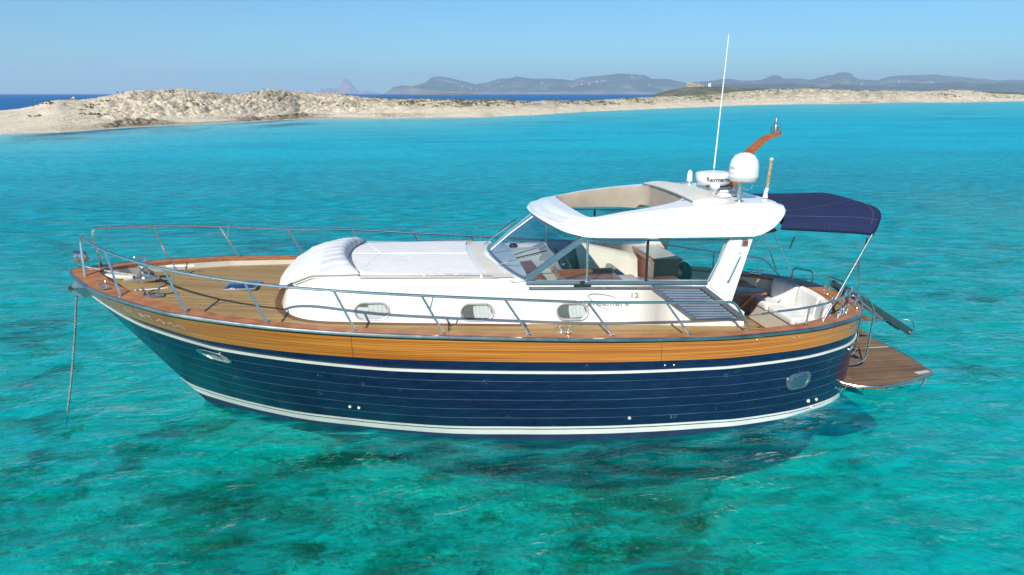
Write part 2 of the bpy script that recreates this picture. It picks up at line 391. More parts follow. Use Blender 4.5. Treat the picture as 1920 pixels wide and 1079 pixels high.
    clear = n.math('MULTIPLY', clear, n.math('SUBTRACT', 1.0, at, clamp=True))
    clear = n.math('MULTIPLY', clear, n.ramp(r1, [(0.36, 1.25), (0.50, 1.0), (0.62, 0.68)]), clamp=True)
    body = n.n('MixShader', i0=clear, i1=dif.outputs[0], i2=tr.outputs[0])
    gl = n.n('BsdfGlossy', Roughness=n.ramp(n.math('DIVIDE', Y, 120.0), [(0.0, 0.02), (0.12, 0.07), (1.0, 0.38)]), Normal=nm); gl.inputs[0].default_value = (1, 1, 1, 1)
    fr = n.n('Fresnel', IOR=1.38, Normal=nm).outputs[0]
    fr = n.math('MINIMUM', n.math('MULTIPLY', fr, n.ramp(n.math('DIVIDE', Y, 60.0), [(0.0, .85), (0.4, .55), (1.0, .6)])), n.ramp(n.math('DIVIDE', Y, 60.0), [(0.0, 0.40), (0.4, .14), (1.0, .12)]))
    mx = n.n('MixShader', i0=fr, i1=body.outputs[0], i2=gl.outputs[0]); n.surf(mx.outputs[0]); return n.m
MAT['water'] = water_mat()

# survey of the sandbar: azimuth from the camera (as tangent offsets) -> distance of the near shoreline, crest height
SH = [(-60,252),(0,250),(100,247),(220,238),(350,232),(480,226),(560,222),(700,221),(900,219),(1000,215),(1100,209),(1200,205),(1300,201),(1400,197),(1500,195),(1600,194.5),(1700,192),(1800,192),(1900,190),(1990,190)]
CR = [(-60,214),(0,207),(30,204),(60,198),(85,190),(110,187.5),(140,188),(180,183.5),(230,175),(265,171),(300,167.5),(340,166.5),(380,171),(410,177),(440,179),(480,173.5),(520,169.5),(560,171.5),(600,176),(640,177.5),(680,182),(740,185.5),(800,185.5),(850,186.5),(880,188),(930,187.5),(1000,190),(1030,188),(1100,189),(1180,184),(1240,181),(1300,180),(1340,177.5),(1380,172.5),(1410,170.5),(1440,168),(1480,167.5),(1522,167),(1575,169),(1605,172),(1650,170.5),(1725,172),(1781,169),(1819,170.5),(1867,176),(1912,178),(1990,180)]
WD = [(-60,80),(100,95),(300,115),(500,110),(700,90),(900,70),(1100,75),(1300,120),(1500,150),(1700,170),(1990,120)]
HOR, FP = 176.0, 1350.0
def az(px): return HEAD + math.atan((px - 960) / FP)
def at(px, D, z=0.0):
    """world point at survey azimuth px, horizontal distance D along the heading, height z"""
    a = math.atan((px - 960) / FP); d = D / math.cos(a)
    return (CAM.x + math.sin(HEAD + a) * d, CAM.y + math.cos(HEAD + a) * d, z)
def interp(T, x): return np.interp(x, [t[0] for t in T], [t[1] for t in T])
def shoreD(px): return 5.0 * FP / (interp(SH, px) - HOR)

def grid_axis(fine0, fine1, step, lim0, lim1, hold0, hold1, smax):
    a = list(np.arange(fine0, fine1 + 1e-6, step)); s_ = step; x = fine1
    while x < lim1:
        s_ = min(s_ * 1.12, smax) if x < hold1 else s_ * 1.12
        x += s_; a.append(x)
    s_ = step; x = fine0; pre = []
    while x > lim0:
        s_ = min(s_ * 1.12, smax) if x > hold0 else s_ * 1.12
        x -= s_; pre.append(x)
    return np.array(pre[::-1] + a)
gx_ = grid_axis(-16, 30, 0.16, -12500, 13000, -120, 330, 1.6); gy_ = grid_axis(-9, 26, 0.13, -400, 16000, -9, 240, 1.0)
XX, YY = np.meshgrid(gx_, gy_, indexing='ij')
def waves(x, y):
    z = np.zeros_like(x); r2 = np.random.default_rng(5)
    for lam, amp in ((6.5, .016), (4.1, .014), (2.7, .013), (1.9, .011), (1.35, .009), (1.0, .007), (0.8, .005), (0.62, .0035)):
        for k in range(3):
            th = R(78) + r2.normal(0, .45); ph = r2.uniform(0, 6.28); l = lam * r2.uniform(.8, 1.25); kx = 2 * math.pi / l
            a = x * math.cos(th) * kx + y * math.sin(th) * kx + ph + 0.8 * np.sin(x * .23 + k) + .6 * np.sin(y * .31 + 2 * k)
            z += amp * .6 * np.sin(a)
    return z
fx = np.clip(np.minimum(XX + 16, 30 - XX) / 5, 0, 1); fy = np.clip(np.minimum(YY + 9.0, 26 - YY) / 5 + (YY < 0) * 1, 0, 1)
ZZ_ = waves(XX, YY) * fx * fy
px_ = 960 + FP * np.tan(np.clip(np.arctan2(XX - CAM.x, np.maximum(YY - CAM.y, 1e-3)) - HEAD, -1.2, 1.2))
dd = (XX - CAM.x) * math.sin(HEAD) + (YY - CAM.y) * math.cos(HEAD)
sd = 5.0 * FP / (interp(SH, px_) - HOR)
mid = sd + interp(WD, px_) * 0.6
deep = np.clip((dd - mid) / 8, 0, 1)
off_ = sd - dd
shore = (np.exp(-np.maximum(off_, 0) / (0.16 * sd)) * 0.62 + 0.25 * np.clip(1 - off_ / (.5 * sd), 0, 1)) * (dd < mid) * np.where(px_ < 760, 1.0, np.clip(1 - (px_ - 760) / 500, .45, 1))
wob = 1.5 * np.sin(XX * .21) + 1.1 * np.sin(XX * .53 + 1) + .8 * np.sin(XX * 1.3 + YY * .4)
weed = np.exp(-((off_ - 5.0 - .8 * wob) / 3.0) ** 2) * np.clip((620 - px_) / 100, 0, 1) * np.clip((px_ + 30) / 60, 0, 1) * (.55 + .45 * np.sin(XX * .37 + 2)) + .8 * np.exp(-((px_ - 535) / 60) ** 2 - ((off_ - 24 - .5 * wob) / 5.5) ** 2) + .35 * np.exp(-((off_ - 13 - 3 * wob) / 4.0) ** 2) * np.clip((900 - px_) / 300, 0, 1) * (np.sin(XX * .15) > .2)
nx, ny = XX.shape
me = bpy.data.meshes.new('sea')
co = np.stack([XX, YY, ZZ_], -1).reshape(-1, 3).astype(np.float32)
idx = np.arange(nx * ny).reshape(nx, ny)
q = np.stack([idx[:-1, :-1], idx[1:, :-1], idx[1:, 1:], idx[:-1, 1:]], -1).reshape(-1, 4).astype(np.int32)
def fill(me, co, q):
    me.vertices.add(len(co)); me.vertices.foreach_set('co', co.ravel()); me.loops.add(q.size); me.loops.foreach_set('vertex_index', q.ravel())
    me.polygons.add(len(q)); me.polygons.foreach_set('loop_start', np.arange(0, q.size, 4, dtype=np.int32))
    me.update(calc_edges=True); me.polygons.foreach_set('use_smooth', np.ones(len(q), bool))
fill(me, co, q)
for nm_, arr in (('deep', deep), ('shore', shore), ('weed', np.clip(weed, 0, 1))):
    a_ = me.attributes.new(nm_, 'FLOAT', 'POINT'); a_.data.foreach_set('value', arr.astype(np.float32).ravel())
me.materials.append(MAT['water']); sea = bpy.data.objects.new('sea', me); COL.objects.link(sea); tag(sea, kind='structure')

def bed_mat():
    n = N('seabed_sand'); p = n.pos()
    wv = n.noise(n.scale(p, (1, 1.3, 1)), 1.1, 4, 0.6, 0.6)
    q_ = n.n('VectorMath', _operation='ADD', i0=p)
    off = n.n('VectorMath', _operation='SCALE', i0=n.n('TexNoise', Vector=p, Scale=1.6, Detail=3).outputs[1]); off.inputs['Scale'].default_value = 2.0
    n.t.links.new(off.outputs[0], q_.inputs[1])
    off2 = n.n('VectorMath', _operation='SCALE', i0=n.n('TexNoise', Vector=n.scale(p, (1, 1.5, 1)), Scale=4.5, Detail=3).outputs[1]); off2.inputs['Scale'].default_value = 0.7
    pw = n.n('VectorMath', _operation='ADD', i0=q_.outputs[0], i1=off2.outputs[0]).outputs[0]
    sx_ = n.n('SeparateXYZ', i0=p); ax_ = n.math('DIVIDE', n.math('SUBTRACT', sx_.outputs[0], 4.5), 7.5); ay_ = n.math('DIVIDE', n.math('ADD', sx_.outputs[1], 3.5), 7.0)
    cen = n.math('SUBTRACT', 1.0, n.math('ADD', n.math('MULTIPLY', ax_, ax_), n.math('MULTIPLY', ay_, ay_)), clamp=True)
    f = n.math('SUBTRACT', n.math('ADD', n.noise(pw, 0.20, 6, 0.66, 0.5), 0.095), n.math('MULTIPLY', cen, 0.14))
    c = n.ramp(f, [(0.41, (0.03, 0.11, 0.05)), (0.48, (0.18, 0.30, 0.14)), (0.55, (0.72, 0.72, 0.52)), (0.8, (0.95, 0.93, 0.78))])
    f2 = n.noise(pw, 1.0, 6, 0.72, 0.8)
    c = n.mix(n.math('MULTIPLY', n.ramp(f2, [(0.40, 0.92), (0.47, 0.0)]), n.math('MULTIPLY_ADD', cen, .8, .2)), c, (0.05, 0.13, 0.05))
    n.pbr(c, 0.9, 0, n.bump(n.noise(p, 6, 4), 0.6, 0.1), 0, 0.1); return n.m
MAT['bed'] = bed_mat()
P = []
for i in range(61):
    row = []
    for j in range(61):
        x = -150 + i * 310 / 60; y = -80 + j * 200 / 60
        row.append((x, y, -2.7 + 0.35 * noise.noise((x * .12, y * .12, 3)) + 0.12 * noise.noise((x * .5, y * .5, 1))))
    P.append(row)
mb = MB(); mb.grid(P); bed = build(mb, 'seabed', 'bed'); tag(bed, kind='structure')

# ------------------------------------------------------------------ motor yacht: bow at x=0, stern at x=13.2, port side towards -y
yacht = empty('motor_yacht', (6.5, 0, 0))
tag(yacht, 'navy hulled motor yacht with varnished wood strake and white hardtop anchored in the turquoise lagoon', 'motor yacht')
GX = [0,.1,.26,.6,1.07,1.7,2.1,3.2,4.4,5.6,6.8,8,9.4,10.1,11.3,12.06,12.6,12.97,13.15,13.2]
GY = [0.0,.2,.42,.82,1.2,1.6,1.79,2.12,2.32,2.41,2.46,2.47,2.38,2.29,2.0,1.68,1.36,.96,.47,0]
ZX = [0,.3,1.05,2.1,3.2,4.4,5.4,6.8,7.7,9.1,10.3,11.3,12.3,13.1,14]
ZZ = [2.36,2.32,2.21,2.09,1.99,1.89,1.82,1.73,1.67,1.58,1.51,1.46,1.41,1.38,1.36]
WX = [1.72,1.8,1.95,2.3,2.8,3.4,3.9,4.9,5.8,6.7,7.6,8.5,9.6,10.2,11.15,11.9,12.4,12.75,12.93,12.97]
WY = [0.0,.09,.2,.42,.74,1.08,1.3,1.68,2.0,2.2,2.33,2.4,2.37,2.3,2.1,1.82,1.5,1.05,.5,0]
KX = [2.6,2.7,2.9,3.2,3.6,4.0,4.5,5.2,5.9,6.7,7.6,8.5,9.6,10.2,11.0,11.6,12.0,12.3,12.45,12.5]
NG = len(GX)
def cs(A, u):
    A = np.asarray(A, float); u = np.asarray(u, float) * (NG - 1)
    i = np.clip(np.floor(u).astype(int), 0, NG - 2); t = u - i; p = lambda k: A[np.clip(i + k, 0, NG - 1)]
    return .5 * ((2 * p(0)) + (-p(-1) + p(1)) * t + (2 * p(-1) - 5 * p(0) + 4 * p(1) - p(2)) * t * t + (-p(-1) + 3 * p(0) - 3 * p(1) + p(2)) * t ** 3)
def zcap(x): 
    k = np.array([.15, .2, .3, .2, .15]); xs = np.add.outer(np.asarray(x, float), np.array([-.8, -.4, 0, .4, .8]))
    v = (np.interp(xs, ZX, ZZ) * k).sum(-1); return np.where(np.asarray(x) < .9, np.interp(x, ZX, ZZ), v)
UG = np.concatenate([np.linspace(0, 0.25, 31), np.linspace(.25, .8, 61)[1:], np.linspace(.8, 1, 31)[1:]])
gx, gy = cs(GX, UG), np.maximum(cs(GY, UG), 0); gz = zcap(gx) - 0.08
wx, wy = cs(WX, UG), np.maximum(cs(WY, UG), 0); kx = cs(KX, UG)
def hullp(u, s, out=0.0, side=-1):
    """point on the topsides: s=0 gunwale, s=1 waterline"""
    a, b, c = float(cs(GX, u)), max(float(cs(GY, u)), 0), float(zcap(cs(GX, u))) - .08
    d, e = float(cs(WX, u)), max(float(cs(WY, u)), 0)
    du = 1e-3; a2, b2 = float(cs(GX, min(u + du, 1))), float(cs(GY, min(u + du, 1))); a1, b1 = float(cs(GX, max(u - du, 0))), float(cs(GY, max(u - du, 0)))
    t = Vector((a2 - a1, b2 - b1, 0)).normalized(); nrm = Vector((-t.y, t.x, 0))
    if u <= 0: nrm = Vector((-1, 0, 0))
    if u >= 1: nrm = Vector((1, 0, 0))
    x = a + (d - a) * s; y = b + (e - b) * s + 0.035 * math.sin(math.pi * s) * min(1, (1 - u) * 8)
    return Vector((x + nrm.x * out, side * (y + nrm.y * out), c * (1 - s)))
def s_wood(u): return float(np.interp(u * 19, [0, 3, 4, 5, 6.5, 19], [.085, .115, .145, .172, .19, .185]))
def s_str(u): return float(np.interp(u * 19, [0, 2.6, 3.7, 4.9, 6.5, 8, 19], [.125, .145, .21, .237, .268, .288, .292]))
def s_boot(u): return float(np.interp(u * 19, [0, 3, 6, 7, 9, 11, 13, 14, 16, 19], [.80, .845, .868, .873, .85, .858, .905, .93, .955, .96]))
def band(s0f, s1f, nrow, out0=0.0, both=True):
    mb = MB(); uv = []
    for side in (-1, 1):
        P_ = []
        for u in UG:
            s0, s1 = s0f(u), s1f(u)
            P_.append([hullp(u, s0 + (s1 - s0) * k / nrow, out0, side) for k in range(nrow + 1)])
        mb.grid(P_)
        L = 0
        for i, u in enumerate(UG):
            if i: L += (P_[i][0] - P_[i - 1][0]).length
            for k in range(nrow + 1): uv.append((P_[i][k].x, k / nrow))
    return mb, uv
# hull planking, navy
mb, uv = band(s_wood, s_boot, 14)
uv2 = []
for i, (a, b) in enumerate(uv): uv2.append((a, b))
# plank coordinate: 0 at the wood strake, lines at whole numbers below the white moulding
def plank(u, t):
    s0, s1 = s_wood(u), s_boot(u); s = s0 + (s1 - s0) * t; st = s_str(u)
    return (s - st) / (s1 - st) * 6.0 + 0.02 if s > st else -0.4 + 0.0 * s
cnt = 0; uvn = []
for side in (-1, 1):
    for u in UG:
        for k in range(15): uvn.append((uv[cnt][0], plank(u, k / 14))); cnt += 1
hull = build(mb, 'hull', 'navy', yacht, uv=uvn, angle=60)
mb, uv = band(lambda u: 0.0, s_wood, 4, 0.012)
strake = build(mb, 'wood_strake', 'strake', hull, uv=uv, angle=60)
def strip(sf, half, out, name, mat, parent, seg=3):
    mb = MB()
    for side in (-1, 1):
        P_ = []
        for u in UG:
            s = sf(u); P_.append([hullp(u, s - half, 0.0, side)] + [hullp(u, s - half + 2 * half * k / seg, out, side) for k in range(seg + 1)] + [hullp(u, s + half, 0.0, side)])
        mb.grid(P_)
    return build(mb, name, mat, parent, angle=50, weld=True)
strip(s_str, 0.0115, 0.022, 'white_moulding', 'boot', hull)
strip(lambda u: s_boot(u) + .008, 0.010, 0.006, 'boot_line', 'boot', hull)
strip(lambda u: s_boot(u) + .0235, 0.0055, 0.003, 'boot_gap', 'boot_dark', hull)
strip(lambda u: min(s_boot(u) + .055, .992), 0.026, 0.005, 'boot_stripe', 'boot', hull)
# underbody to the keel
mb = MB()
for side in (-1, 1):
    P_ = []
    for i, u in enumerate(UG):
        s0 = s_boot(u) + .02; a = hullp(u, s0, 0, side); b = hullp(u, 1.0, 0, side)
        row = [a, b]
        dk_ = float(np.interp(u, [0, .25, .5, .85, 1], [.30, .45, 1, 1, .6]))
        for t, zz in ((.12, -.28), (.30, -.55), (.62, -.80), (1, -.98)):
            row.append(Vector((b.x + (kx[i] - b.x) * t, b.y * (1 - t ** 1.9), zz * dk_)))
        P_.append(row)
    mb.grid(P_)
build(mb, 'underbody', 'antifoul', hull, angle=60, weld=True)
# rub rail: half-round steel all round the gunwale
for side in (-1, 1):
    pts = [hullp(u, 0.0, 0.03, side) + Vector((0, 0, 0.05)) for u in UG]
    if side == -1: allp = pts
    else: allp = allp + pts[::-1][1:]
mb = MB(); mb.tube(allp, 0.030, 10); build(mb, 'rub_rail', 'rub', yacht)
# cap rail (mahogany)
capw = lambda x: float(np.interp(x, [0, .5, 1.2, 2, 3, 10, 11.5, 13.2], [.32, .30, .25, .21, .17, .16, .22, .30]))
mb = MB(); sides = {}
for side in (-1, 1):
    P_ = []; inner = []
    for u in UG:
        o_ = hullp(u, 0.0, 0.012, side); o_.z += 0.076
        p2 = hullp(u, 0.0, -capw(o_.x), side); x = p2.x; y = p2.y
        if side < 0 and y > -0.01 or side > 0 and y < 0.01: y = 0.0
        i_ = Vector((min(max(x, 0.42), 12.86), y, o_.z))
        P_.append([Vector((o_.x, o_.y, o_.z - .06)), o_, i_, Vector((i_.x, i_.y, o_.z - .05))]); inner.append(i_)
    mb.grid(P_); sides[side] = inner
cap = build(mb, 'cap_rail', 'cap', yacht, angle=40, weld=True)
# bulwark inside, cream
def zdeck(x): return float(zcap(x)) - 0.135
mb = MB()
for side in (-1, 1):
    P_ = []
    for i_ in sides[side]:
        lo = zdeck(i_.x) if i_.x < 10.6 else float(np.interp(i_.x, [10.6, 10.61, 13], [zdeck(10.6), .55, .55]))
        P_.append([Vector((i_.x, i_.y, i_.z - .045)), Vector((i_.x, i_.y, lo))])
    mb.grid(P_)
build(mb, 'bulwark', 'cream', yacht, angle=40)
# teak deck: foredeck and side decks
def innery(x, side=-1):
    xs = [p.x for p in sides[side]]; ys = [abs(p.y) for p in sides[side]]
    return float(np.interp(x, xs, ys))
mb = MB(); P_ = []
for x in np.linspace(.43, 7.0, 50):
    hy_ = innery(x); P_.append([Vector((x, y * hy_, zdeck(x) + .055 * (1 - y * y))) for y in np.linspace(-1, 1, 21)])
mb.grid(P_)
for side in (-1, 1):
    P_ = []
    for x in np.linspace(7.0, 10.75, 24):
        a, b = 1.30, innery(x); P_.append([Vector((x, side * (a + (b - a) * k / 4), zdeck(x) + .055 * (1 - ((a + (b - a) * k / 4) / b) ** 2))) for k in range(5)])
    mb.grid(P_)
deck = build(mb, 'teak_deck', 'teak', yacht)
# ------------ coachroof
def ring_outline(inset, front, halfw, x_end, n=26):
    """from port aft round the front to starboard aft"""
    pts = []
    L = 1.10
    for k in range(8): pts.append((x_end + (front + L - x_end) * k / 8, -(halfw - inset)))
    for k in range(n + 1):
        a = -math.pi / 2 + math.pi * k / n
        cx = front + L; e = 0.60
        pts.append((cx - (L - inset) * math.copysign(abs(math.cos(a)) ** e, 1), (halfw - inset) * math.copysign(abs(math.sin(a)) ** e, math.sin(a))))
    for k in range(1, 9): pts.append((front + L + (x_end - front - L) * k / 8, halfw - inset))
    return pts
def ztop(x): return 2.395 - 0.036 * (x - 3.6) if x > 3.6 else 2.395
rings = []
for inset, fr_, hfun in ((0.0, 3.18, lambda x: zdeck(x) - .03), (0.02, 3.18, lambda x: zdeck(x) + .05), (0.06, 3.21, lambda x: ztop(x) - .28),
                         (0.085, 3.29, lambda x: ztop(x) - .12), (0.13, 3.40, lambda x: ztop(x) - .045), (0.21, 3.44, lambda x: ztop(x) - .008), (0.32, 3.62, lambda x: ztop(x) + .01),
                         (0.75, 3.95, lambda x: ztop(x) + .05), (1.2, 4.2, lambda x: ztop(x) + .075)):
    o_ = ring_outline(inset, fr_ - (0.0 if inset < .1 else 0), 1.60, 6.98)
    rings.append([Vector((max(x, 0), y, hfun(x))) for x, y in o_])
mb = MB(); mb.grid(rings)
top = rings[-1]; n_ = len(top)
for k in range(n_ // 2): mb.add([top[k], top[k + 1], top[n_ - 2 - k], top[n_ - 1 - k]], [(0, 1, 2, 3)])
coach = build(mb, 'coachroof', 'white', yacht, angle=50)
# caulked teak margin round its foot
mb = MB(); o0 = ring_outline(-0.085, 3.18, 1.60, 6.9); o1 = ring_outline(0.0, 3.18, 1.60, 6.9)
mb.grid([[Vector((x, y, zdeck(x) + .055 * (1 - (y / max(innery(x), .1)) ** 2) + .006)) for x, y in o_] for o_ in (o0, o1)])
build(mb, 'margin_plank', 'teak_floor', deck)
# cream non-slip panels on top
mb = MB()
for side in (-1, 1):
    P_ = []
    for x in np.linspace(4.45, 6.75, 12): P_.append([Vector((x, side * y, ztop(x) + .019 + .045 * (1.35 - y))) for y in (1.14, 1.25, 1.36)])
    mb.grid(P_)
P_ = []
for x in (6.36, 6.5, 6.62): P_.append([Vector((x - .1 * (1 - (y / 1.2) ** 2), y, ztop(x) + .085 - .055 * (y / 1.2) ** 2)) for y in np.linspace(-1.2, 1.2, 13)])
mb.grid(P_)
build(mb, 'nonslip_panel', 'cream', coach)
# ------------ cabin sides aft of the coachroof, sill and aft corner
for side in (1, -1):
    mb = MB()
    poly = [(6.9, 0), (10.47, 0), (10.47, 1.62), (10.40, 1.70), (10.24, 1.80), (9.9, 2.13), (6.9, 2.255)]
    zb = lambda x: zdeck(x) - .02
    for (xa, xb) in ((6.9, 8.0), (8.0, 9.0), (9.0, 9.88)):
        tz = lambda x: 2.255 - (x - 6.9) * .042
        mb.hexa([Vector((xa, side * 1.58, zb(xa))), Vector((xb, side * 1.58, zb(xb))), Vector((xb, side * 1.40, zb(xb))), Vector((xa, side * 1.40, zb(xa))),
                 Vector((xa, side * 1.50, tz(xa))), Vector((xb, side * 1.50, tz(xb))), Vector((xb, side * 1.36, tz(xb))), Vector((xa, side * 1.36, tz(xa)))])
    # aft part, sloping down to the cockpit
    P0 = [(9.88, zb(9.88)), (10.47, zb(10.47)), (10.47, 1.62), (10.24, 1.79), (9.88, 2.13)]
    f = lambda z: 1.58 - (z - 1.4) * .094
    mb.add([Vector((x, side * f(z), z)) for x, z in P0] + [Vector((x, side * (f(z) - .16), z)) for x, z in P0],
           [(0, 1, 2, 3, 4), (5, 9, 8, 7, 6)] + [(i, (i + 1) % 5, 5 + (i + 1) % 5, 5 + i) for i in range(5)])
    cabin = build(mb, 'cabin_side', 'white', yacht, angle=30, weld=True)
# ------------ oval ports
def oval(cx, cz, y, L, H, tilt=0.0, n=28):
    out = []
    for k in range(n):
        a = 2 * math.pi * k / n; c_, s_ = math.cos(a), math.sin(a); e = .5
        x = L / 2 * math.copysign(abs(c_) ** e, c_); z = H / 2 * math.copysign(abs(s_) ** .8, s_)
        out.append(Vector((cx + x * math.cos(tilt) - z * math.sin(tilt), y, cz + x * math.sin(tilt) + z * math.cos(tilt))))
    return out
def stad(cx, cz, L, H, tilt=0.0, n=10):
    """stadium outline"""
    out = []; r = H / 2; d = L / 2 - r
    for k in range(n + 1):
        a = -math.pi / 2 + math.pi * k / n; out.append((d + r * math.cos(a), r * math.sin(a)))
    for k in range(n + 1):
        a = math.pi / 2 + math.pi * k / n; out.append((-d + r * math.cos(a), r * math.sin(a)))
    return [(cx + x * math.cos(tilt) - z * math.sin(tilt), cz + x * math.sin(tilt) + z * math.cos(tilt)) for x, z in out]
def walley(z): return 1.60 - np.interp(z, [1.55, 1.68, 2.1], [0.01, .025, .062])
MAT['slat'] = simple('blue_grey_slats', (.27, .33, .42), .38, .5)
MAT['portgrey'] = simple('port_interior', (.16, .16, .155), .7)
for cx, cz in ((4.61, 1.93), (6.155, 1.84), (7.625, 1.775)):
    for side in (-1, 1):
        yw = (lambda z: float(walley(z))) if cx < 6.9 else (lambda z: 1.58 - (z - 1.53) * .112 + .005)
        tilt = -.035
        fr_ = MB(); o_ = stad(cx, cz, .52, .275, tilt); 
        inn = stad(cx, cz, .445, .205, tilt)
        rows = []
        for sc_, dy in ((1.0, -.02), (1.0, .018), (.965, .030), (.90, .026), (.84, .012), (.82, -.03)):
            o2 = stad(cx, cz, .52 - (1 - sc_) * .45, .275 - (1 - sc_) * .42, tilt)
            rows.append([Vector((x, side * (yw(z) + dy), z)) for x, z in o2 + o2[:1]])
        fr_.grid(rows); port = build(fr_, 'porthole', 'portframe', yacht, angle=30)
        g_ = MB(); g_.add([Vector((x, side * (yw(z) + .018), z)) for x, z in stad(cx, cz, .45, .212, tilt)], [tuple(range(22))]); build(g_, 'pane', 'glass', port, smooth=False)
        g_ = MB(); cur = stad(cx, cz, .46, .22, tilt)
        g_.add([Vector((x, side * (yw(z) + .005), z)) for x, z in cur], [tuple(range(22))]); build(g_, 'backing', 'portgrey', port, smooth=False)
        g_ = MB(); g_.grid([[Vector((cx - .055 + .26 * k / 24 + (.02 if zz_ < 0 else 0), side * (yw(cz + zz_) + .010 + .003 * math.sin(k * 1.1 + cx * 3)), cz + zz_ * math.sqrt(max(.02, 1 - (max(0, (k / 24 * .26 - .165)) / .105) ** 2)))) for zz_ in (-.095, 0, .095)] for k in range(25)])
        build(g_, 'curtain', 'cushion', port)
# hull port forward + vents aft, fitted to the hull skin
def hull_oval(uc, sc_, L, H, name, tilt_s=0.0, fills=()):
    """ring of hull points around (u, s); L, H in metres"""
    c0 = hullp(uc, sc_); tu = (hullp(uc + .004, sc_) - c0); ts = (hullp(uc, sc_ + .01) - c0); lu = tu.length / .004; ls = ts.length / .01
    def ring(scale, out, n=30):
        r = []
        for (a, b) in stad(0, 0, L * scale if scale > .5 else L, H * scale, tilt_s, n // 2 - 1):
            r.append(hullp(uc + a / lu, sc_ - b / ls, out))
        return r + [r[0]]
    return ring
ring = hull_oval(5.22 / 19, .343, .43, .24, 'hull_port', -0.12)
mb = MB(); mb.grid([ring(1, .0), ring(1, .018), ring(.93, .024), ring(.85, .014), ring(.82, .004)]); hp = build(mb, 'hull_porthole', 'steel', yacht)
mb = MB(); r_ = ring(.84, .008)[:-1]; mb.add(r_, [tuple(range(len(r_)))]); build(mb, 'pane', 'glass', hp, smooth=False)
mb = MB(); r_ = ring(.86, .003)[:-1]; mb.add(r_, [tuple(range(len(r_)))]); build(mb, 'recess', 'pale_plinth', hp, smooth=False)
mb = MB(); mb.add([p for p in ring(.80, .006)[10:24]], [tuple(range(14))]); build(mb, 'curtain', 'black', hp, smooth=False)
ring = hull_oval(14.02 / 19, .562, .50, .27, 'vent', 0.0)
mb = MB(); mb.grid([ring(1, 0), ring(1, .016), ring(.95, .02), ring(.8, .016), ring(.78, .004)]); vt = build(mb, 'engine_vent', 'greysteel', yacht)
mb = MB(); r_ = ring(.8, .004)[:-1]; mb.add(r_, [tuple(range(len(r_)))]); build(mb, 'backing', 'slat', vt, smooth=False)
mb = MB()
for k in range(7):
    b = -.085 + k * .028; hw = .20 - abs(b) * .7; c0 = hullp(14.02 / 19, .562); lu = (hullp(14.02 / 19 + .004, .562) - c0).length / .004; ls = (hullp(14.02 / 19, .572) - c0).length / .01
    mb.tube([hullp(14.02 / 19 + a / lu, .562 - (b + a * .06) / ls, .012) for a in np.linspace(-hw, hw, 5)], .0095, 6)
build(mb, 'louvre', 'steel', vt)
ring = hull_oval(16.1 / 19, .37, .26, .085, 'recess', 0.1)
mb = MB(); mb.grid([ring(1, 0), ring(1, .012), ring(.8, .014), ring(.74, .004)]); fl = build(mb, 'mooring_port', 'steel', yacht)
mb = MB(); r_ = ring(.78, .005)[:-1]; mb.add(r_, [tuple(range(len(r_)))]); build(mb, 'backing', 'cream', fl, smooth=False)
for uc, sc_, r_ in ((6.80, .725, .022), (6.92, .727, .022), (10.93, .776, .022), (14.39, .86, .03), (14.65, .875, .024), (14.52, .95, .024)):
    c0 = hullp(uc / 19, sc_, .0); nn = (hullp(uc / 19, sc_, .05) - c0).normalized(); mb = MB()
    mb.lathe([(r_ * .5, 0.002), (r_ * .55, .012), (r_ * .75, .018), (r_, .012), (r_ * 1.05, -.004)], c0, 14, nn); build(mb, 'skin_fitting', 'boot', hull)
for uc, sc_ in ((13.22, .018), (13.78, .04), (13.88, .04), (14.3, .05), (15.62, .07), (11.5, .234), (11.6, .234)):
    c0 = hullp(uc / 19, sc_, .01); nn = (hullp(uc / 19, sc_, .06) - c0).normalized(); mb = MB()
    mb.lathe([(.016, 0), (.016, .012), (.008, .02)], c0, 10, nn); build(mb, 'stud', 'steel', hull)
# registration on the bow strake
me = text_mesh('7\u00aa AT-5-2-15', 0.115, .001, 0, 1.35)
for v in me.vertices:
    u = (4.72 + v.co.x * 1.62 / .80) / 19; p = hullp(u, .078 - v.co.y / 2.2 * 1.05 + .012 * (u * 19 - 4.7), .018 + v.co.z); v.co = p
me.materials.append(MAT['letter']); o = bpy.data.objects.new('registration', me); COL.objects.link(o); setpar(o, strake)
# name and length mark on the cabin side
def wall_text(body, size, x, z, name, mat, shear=0.0, sx=1.0, sp=1.0, bold=0.0):
    me = text_mesh(body, size, .001, shear, sp, bold)
    for v in me.vertices:
        zz = z + v.co.y - .042 * v.co.x * sx; yw = 1.58 - (zz - 1.5) * .107 + .004
        v.co = Vector((x + v.co.x * sx, -(yw + v.co.z), zz))
    me.materials.append(MAT[mat]); o = bpy.data.objects.new(name, me); COL.objects.link(o); setpar(o, cabin); return o
wall_text('12', .112, 8.62, 1.975, 'length_mark', 'inkgrey', 0, 1.2, 1.15, bold=.02)
wall_text('apreamare', .125, 8.16, 1.875, 'maker_name', 'inkgrey', 0, 1.35, 1.05, bold=.018)
mb = MB(); sw = smooth_path([(8.33, 0, 1.945), (8.22, 0, 1.99), (8.08, 0, 2.02), (7.95, 0, 2.03), (7.885, 0, 2.01), (7.91, 0, 1.96), (8.0, 0, 1.87), (8.14, 0, 1.79), (8.3, 0, 1.745), (8.42, 0, 1.745), (8.5, 0, 1.77)], 5)
rr = [0.0055 * (.4 + 1.2 * math.sin(math.pi * min(1, .15 + k / len(sw)))) for k in range(len(sw))]
mb.tube([Vector((p.x, -(1.58 - (p.z - 1.5) * .107 + .002), p.z)) for p in sw], rr, 5); build(mb, 'emblem_swoosh', 'inkgrey', cabin)
MAT['grille_back'] = simple('grille_dark_blue', (.04, .06, .10), .5)  # dark blue sheet backing the grille slats

